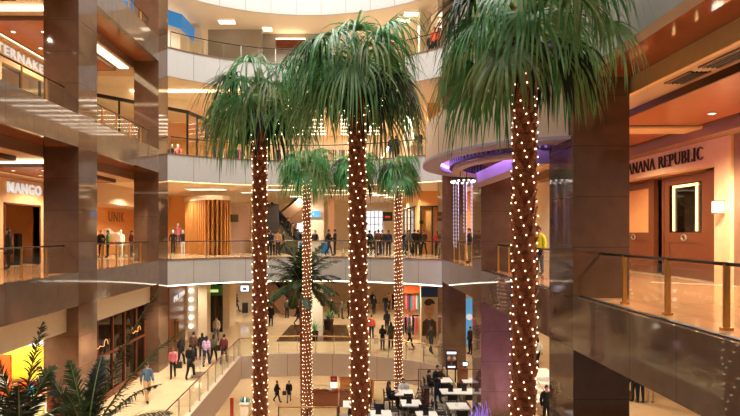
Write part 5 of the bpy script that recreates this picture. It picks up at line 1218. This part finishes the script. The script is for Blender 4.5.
# middle storey
for a in ((108,32.2,-60,'phone','green',K,'person in a dark green jacket at the far left rail','hair_black','long',1.7,False),
          (101,33.0,0,'stand',K,K,'person in black beside the one in dark green, far left','hair_black','short',1.7,False),
          (131.5,32.6,90,'stand','maroon',D,'person in maroon by the second folded-clothes table','hair_black','long',1.68,False),
          (8.5,22.0,-60,'stand',K,K,'dark dressed person at the doorway below the white letters','hair_black','long',1.75,True),
          (269.5,35,160,'stand',K,K,'person in black just right of the left front palm, middle storey','hair_black','short',1.72,False),
          (272.5,35.6,200,'stand',N_,K,'person in navy behind the rail below the black panel','hair_black','short',1.7,False),
          (278,35,180,'stand','tan',K,'person in a tan jacket behind the rail below the black panel','hair_brown','short',1.72,False),
          (283,36,120,'walk',K,K,'person in black at the foot of the escalator, middle storey','hair_black','short',1.7,False),
          (329,34.6,70,'walk',K,N_,'person in black striding right beside the kiosk','hair_black','short',1.76,False),
          (335,34.6,-90,'phone',K,K,'person in black standing close to the striding one by the kiosk','hair_black','short',1.78,False),
          (315,37.0,0,'stand',K,K,'attendant in black behind the white and blue kiosk','hair_black','short',1.72,False),
          (369.5,36,180,'stand',K,K,'person in black at the middle rail just right of the centre palm','hair_black','short',1.72,False),
          (375,37,90,'stand','grey_cloth',K,'person in grey beyond the pushchair, middle storey','hair_brown','long',1.66,False),
          (378.5,35.5,170,'stand','brown_cloth',K,'person in brown at the rail below the gridded window','hair_black','short',1.76,False),
          (382.5,36.2,0,'walk',K,D,'person in black and jeans below the dark hanging sign','hair_black','short',1.74,False),
          (388.5,35.2,-20,'stand',N_,N_,'person in navy left of the thin right trunk at the middle rail','hair_black','long',1.72,False),
          (404.5,36.5,0,'stand',K,D,'person in black right of the thin right trunk at the middle rail','hair_black','long',1.7,False),
          (409,35.3,60,'walk','grey_cloth',K,'person in grey striding right along the middle rail','hair_black','short',1.74,False),
          (414.5,35.8,170,'stand',K,K,'person in black, left of the close pair before the orange shop wall','hair_black','short',1.78,False),
          (418,35.2,190,'stand',K,N_,'person in black and navy, right of the close pair before the orange shop wall','hair_brown','short',1.74,False),
          (424,35.4,-30,'walk','brown_cloth',K,'person in brown striding before the lit mullioned window','hair_brown','long',1.72,False),
          (437.5,34.2,180,'stand','red',K,'person in red against the right corner column, middle storey','hair_black','long',1.68,False)):
    person(PX(a[0],a[1]), a[1], 0, a[2], a[3], a[4], a[5], a[6], a[7], a[8], a[9], a[10])
person(PX(469.5,26.4), 26.4, 0, -90, 'stand', K, K, 'person in black in the opening between the two right columns', h=1.78)
g = person(PX(539.5,19.2), 19.2, 0, -60, 'stand', 'hivis', N_, 'guard in a yellow safety vest beside the big right palm trunk', h=1.76)
# on the escalator
for i, (px, Y, c, lb) in enumerate(((281.5,40.2,K,'topmost rider in black on the olive escalator'),(288,39.65,K,'second rider from the top, in black, on the olive escalator'),(292.7,39.25,'brown_cloth','third rider from the top, in brown, on the olive escalator'),(298,38.8,N_,'lowest rider in navy on the olive escalator'))):
    f = (PX(px,Y)-PX(301,38.5))/(PX(262,42)-PX(301,38.5)); person(PX(px,Y), 38.5+3.5*f, -.2+3.5*f+.08, 80, 'stand', c, K, lb, h=1.7)
# upper and top storeys
for a in ((391.5,33.0,170,'lean',K,D,'visitor in black, left of the pair with backs to the upper rail','hair_black',1.74,6),(397,32.9,190,'lean',K,K,'visitor in black, right of the pair with backs to the upper rail','hair_black',1.78,6),
          (413.5,32.4,0,'stand','tan','tan','small child in tan at the upper rail','hair_brown',1.2,6),(420,31.6,-40,'lean',K,G,'visitor in black leaning at the right end of the upper rail','hair_black',1.78,6),
          (434.5,31.0,-30,'stand','orange',K,'visitor in an orange top at the right end of the top rail','hair_black',1.78,12),(430.5,31.3,0,'stand',K,K,'visitor in black beside the one in orange on the top storey','hair_black',1.5,12)):
    person(PX(a[0],a[1]), a[1], a[8+1], a[2], a[3], a[4], a[5], a[6], a[7], h=a[8])
# bottom storey and cafe
for a in ((277,402,80,'walk',K,K,'person in black striding right on the bottom storey, left one'),(289,402,0,'walk',K,G,'person in black carrying a bag on the bottom storey, right one')):
    x, y, z = at_feet(a[0], a[1], -12); person(x, y, z, a[2], a[3], a[4], a[5], a[6], coat=True)
Y = YF(392.5, TZ+.75); x = PX(404, Y)
person(x-.72, Y, TZ, 90, 'sit', K, K, 'seated person in black on the left of the couple at the cafe', 'hair_black', 'long', 1.76)
person(x+.05, Y+.75, TZ, 0, 'sit', 'white_cloth', G, 'seated person in a white top behind the cafe table, right of the couple', 'hair_brown', 'long', 1.66)
chair(x+.05, Y+.82, 0, 'dark cafe chair under the person in a white top')
Y = YF(380, TZ+.75); x = PX(442.7, Y)
person(x-.7, Y-.0, TZ, 90, 'sit', K, K, 'seated person in black by the small table at the back of the cafe', 'hair_black', 'short', 1.76)
person(PX(435.5,25.2)-.0, 25.35-.7, TZ, 20, 'phone', K, N_, 'standing man in black looking down at the back of the cafe', 'hair_black', 'short', 1.78)
# lower right
for a in ((635,402,180,'stand',K,K,'person in black seen only from the knees down under the right slab, left one'),(640.5,403,170,'stand',K,K,'person in black seen only from the knees down under the right slab, right one'),(650,403,160,'stand','pink','tan','bare-legged person in tan under the right slab edge')):
    x, y, z = at_feet(a[0], a[1], -6); person(x, y, z, a[2], a[3], a[4], a[5], a[6])
person(PX(537.5,29), 29, -6, 180, 'walk', 'white_cloth', K, 'person in a white top on the lower right walkway beside the big palm trunk', 'hair_black', 'long')
person(PX(546.5,20.3), 20.3, -7.6+1.6, 0, 'stand', K, K, 'person at the foot of the pale steps beside the stone column', h=1.6)
# carried and pushed things
t = thing('shopping_trolley', 'metal shopping trolley pushed beside the long black coat', 'trolley', at_feet(198,376,-6))
x, y, z = at_feet(198,376,-6); mb = MB()
for i in range(6): mb.tube([(x-.25+.1*i,y-.4,z+.95),(x-.2+.08*i,y-.36,z+.5),(x-.2+.08*i,y+.3,z+.5),(x-.25+.1*i,y+.35,z+.95)], .012, 5)
for zz in (.6,.75,.9): mb.tube([(x-.26,y-.4,z+zz),(x+.26,y-.4,z+zz),(x+.26,y+.35,z+zz),(x-.26,y+.35,z+zz)], .012, 5, closed=True)
obj('basket', mb, 'steel', t); obj('handle', MB().tube([(x-.28,y-.48,z+1.0),(x+.28,y-.48,z+1.0)], .02, 6), 'red', t)
obj('frame', MB().tube([(x-.22,y-.4,z+.12),(x-.22,y-.42,z+.98)], .015, 5).tube([(x+.22,y-.4,z+.12),(x+.22,y-.42,z+.98)], .015, 5).box(x-.22,y-.4,z+.1,x+.22,y+.35,z+.14), 'steel', t)
for sx in (-.2,.2):
    for sy in (-.35,.3): obj('wheel', MB().tube([(x+sx-.015,y+sy,z+.06),(x+sx+.015,y+sy,z+.06)], .06, 12), 'black', t)
def bag(px, py, zf, dx, dz, c, label, w=.3, hh=.32):
    x, y, z = at_feet(px, py, zf); x += dx
    t = thing('bag', label, 'bag', (x,y-.12,z+dz)); obj('body', MB().prism([(x-w/2,y-.2),(x+w/2,y-.2),(x+w/2,y-.08),(x-w/2,y-.08)], z+dz, z+dz+hh), c, t)
    obj('strap', MB().tube([(x-w*.3,y-.14,z+dz+hh),(x-w*.15,y-.14,z+dz+hh+.2),(x+w*.15,y-.14,z+dz+hh+.2),(x+w*.3,y-.14,z+dz+hh)], .012, 5), 'black', t)
bag(213.5,363,-6,.3,.75,'black','dark shoulder bag carried by the person in olive near the glass rail')
bag(382.5,350,-6,-.42,.45,'white','white shopping bag beside the person in jeans at the lower rail')
bag(391,348,-6,.38,.4,'red','red shopping bag beside the dark olive coat at the lower rail')
bag(431,353,-6,-.5,.35,'white','white shopping bag carried before the portrait poster')
bag(289,402,-12,-.35,.6,'brown_cloth','brown bag of the walker on the bottom storey')
bag(173,378,-6,.36,.55,'dark','dark handbag of the person in the dull pink top')
x, y, z = at_feet(431,353,-6)
t = thing('backpack', 'dark backpack on the person before the portrait poster', 'backpack', (x+.1,y+.2,z+1.0)); obj('body', MB().lathe([(.1,0),(.17,.05),(.17,.35),(.1,.45)], (x+.1,y+.26,z+.98), 12), 'dark', t); obj('pocket', MB().box(x,y+.4,z+1.05,x+.2,y+.46,z+1.25), 'black', t)
x, Y = PX(373,34.8), 34.8
t = thing('pushchair', 'dark pushchair behind the middle rail right of the centre palm', 'pushchair', (x,Y,0))
obj('seat', MB().ext([(x-.3,Y-.2,.45),(x+.25,Y-.2,.4),(x+.3,Y-.2,.9),(x+.1,Y-.2,.95),(x+.05,Y-.2,.6)], (0,.4,0)), 'black', t)
obj('hood', MB().ball((x+.15,Y,.9), (.25,.22,.2), 12, 8), 'dark', t, True); obj('frame', MB().tube([(x-.35,Y,.1),(x+.1,Y,.5),(x+.45,Y,1.05)], .018, 6).tube([(x+.3,Y,.1),(x,Y,.5)], .018, 6), 'steel', t)
for dx in (-.35,.3):
    for dy in (-.22,.22): obj('wheel', MB().tube([(x+dx,Y+dy-.02,.1),(x+dx,Y+dy+.02,.1)], .1, 14), 'black', t)
# ================================================================== CAMERA, LIGHT, VIEW
cam = bpy.data.cameras.new('camera'); co = bpy.data.objects.new('camera', cam); C.objects.link(co)
co.location = (0,0,EYE); co.rotation_euler = (R(90),0,0); cam.sensor_width = 36; cam.lens = F/740*36
cam.shift_x = (370-CX)/740; cam.shift_y = (CY-208)/740; cam.clip_start = .1; cam.clip_end = 300
bpy.context.scene.camera = co
W = bpy.data.worlds.new('world'); bpy.context.scene.world = W; W.use_nodes = True
W.node_tree.nodes['Background'].inputs[0].default_value = (1,.8,.62,1); W.node_tree.nodes['Background'].inputs[1].default_value = .16
area((-2.4,16,25), 14, 26, 9500, (1,.95,.9), (-2.4,17,0))  # unseen area light added overhead to light the atrium; no glazing is built
for k, z in ((2,0),(3,6),(4,12)):
    for y in (16.2, 24.5, 33): spot((-13.2,y,z+4.1), 900)
spot((-13,15.5,-1.5), 1500, (1,.93,.78)); spot((-12.6,18.6,-1.6), 700, (1,.93,.78)); spot((-13,24.5,-1.5), 500); spot((-8.6,20,-1.6), 900); spot((-8.6,27,-1.6), 900)
spot((10.4,13.2,4.0), 1100, (1,.93,.8)); spot((-11.2,31.6,15.7), 700, (1,.96,.92))  # spots added to brighten the right-edge cream wall and the blue sign band
for y in (8.5,14,18.5,25): spot((9.0,y,4.55), 800)
for y in (8.5,18.5): spot((9.0,y,10.3), 650)
for y in (15,20,26): spot((9.5,y,-1.5), 700)
for k, z in ((1,-1.6),(2,4.4),(3,10.2),(4,15.8)):
    for x in (-12,-4,4,11):
        for y in (36,44): spot((x,y,z), 800 if k == 1 else 1000, WARMW if k < 3 else (1,.94,.84) if k == 3 else (1,.98,.95))
for x in (-8,0,8):
    for y in (36,46): spot((x,y,-7.6), 900, WARMW)
s = bpy.context.scene; s.view_settings.view_transform = 'Standard'; s.view_settings.look = 'None'; s.view_settings.gamma = 1
s.view_settings.use_curve_mapping = False; s.view_settings.exposure = 0.0
s.cycles.max_bounces = 8; s.cycles.transparent_max_bounces = 24; s.cycles.sample_clamp_indirect = 6
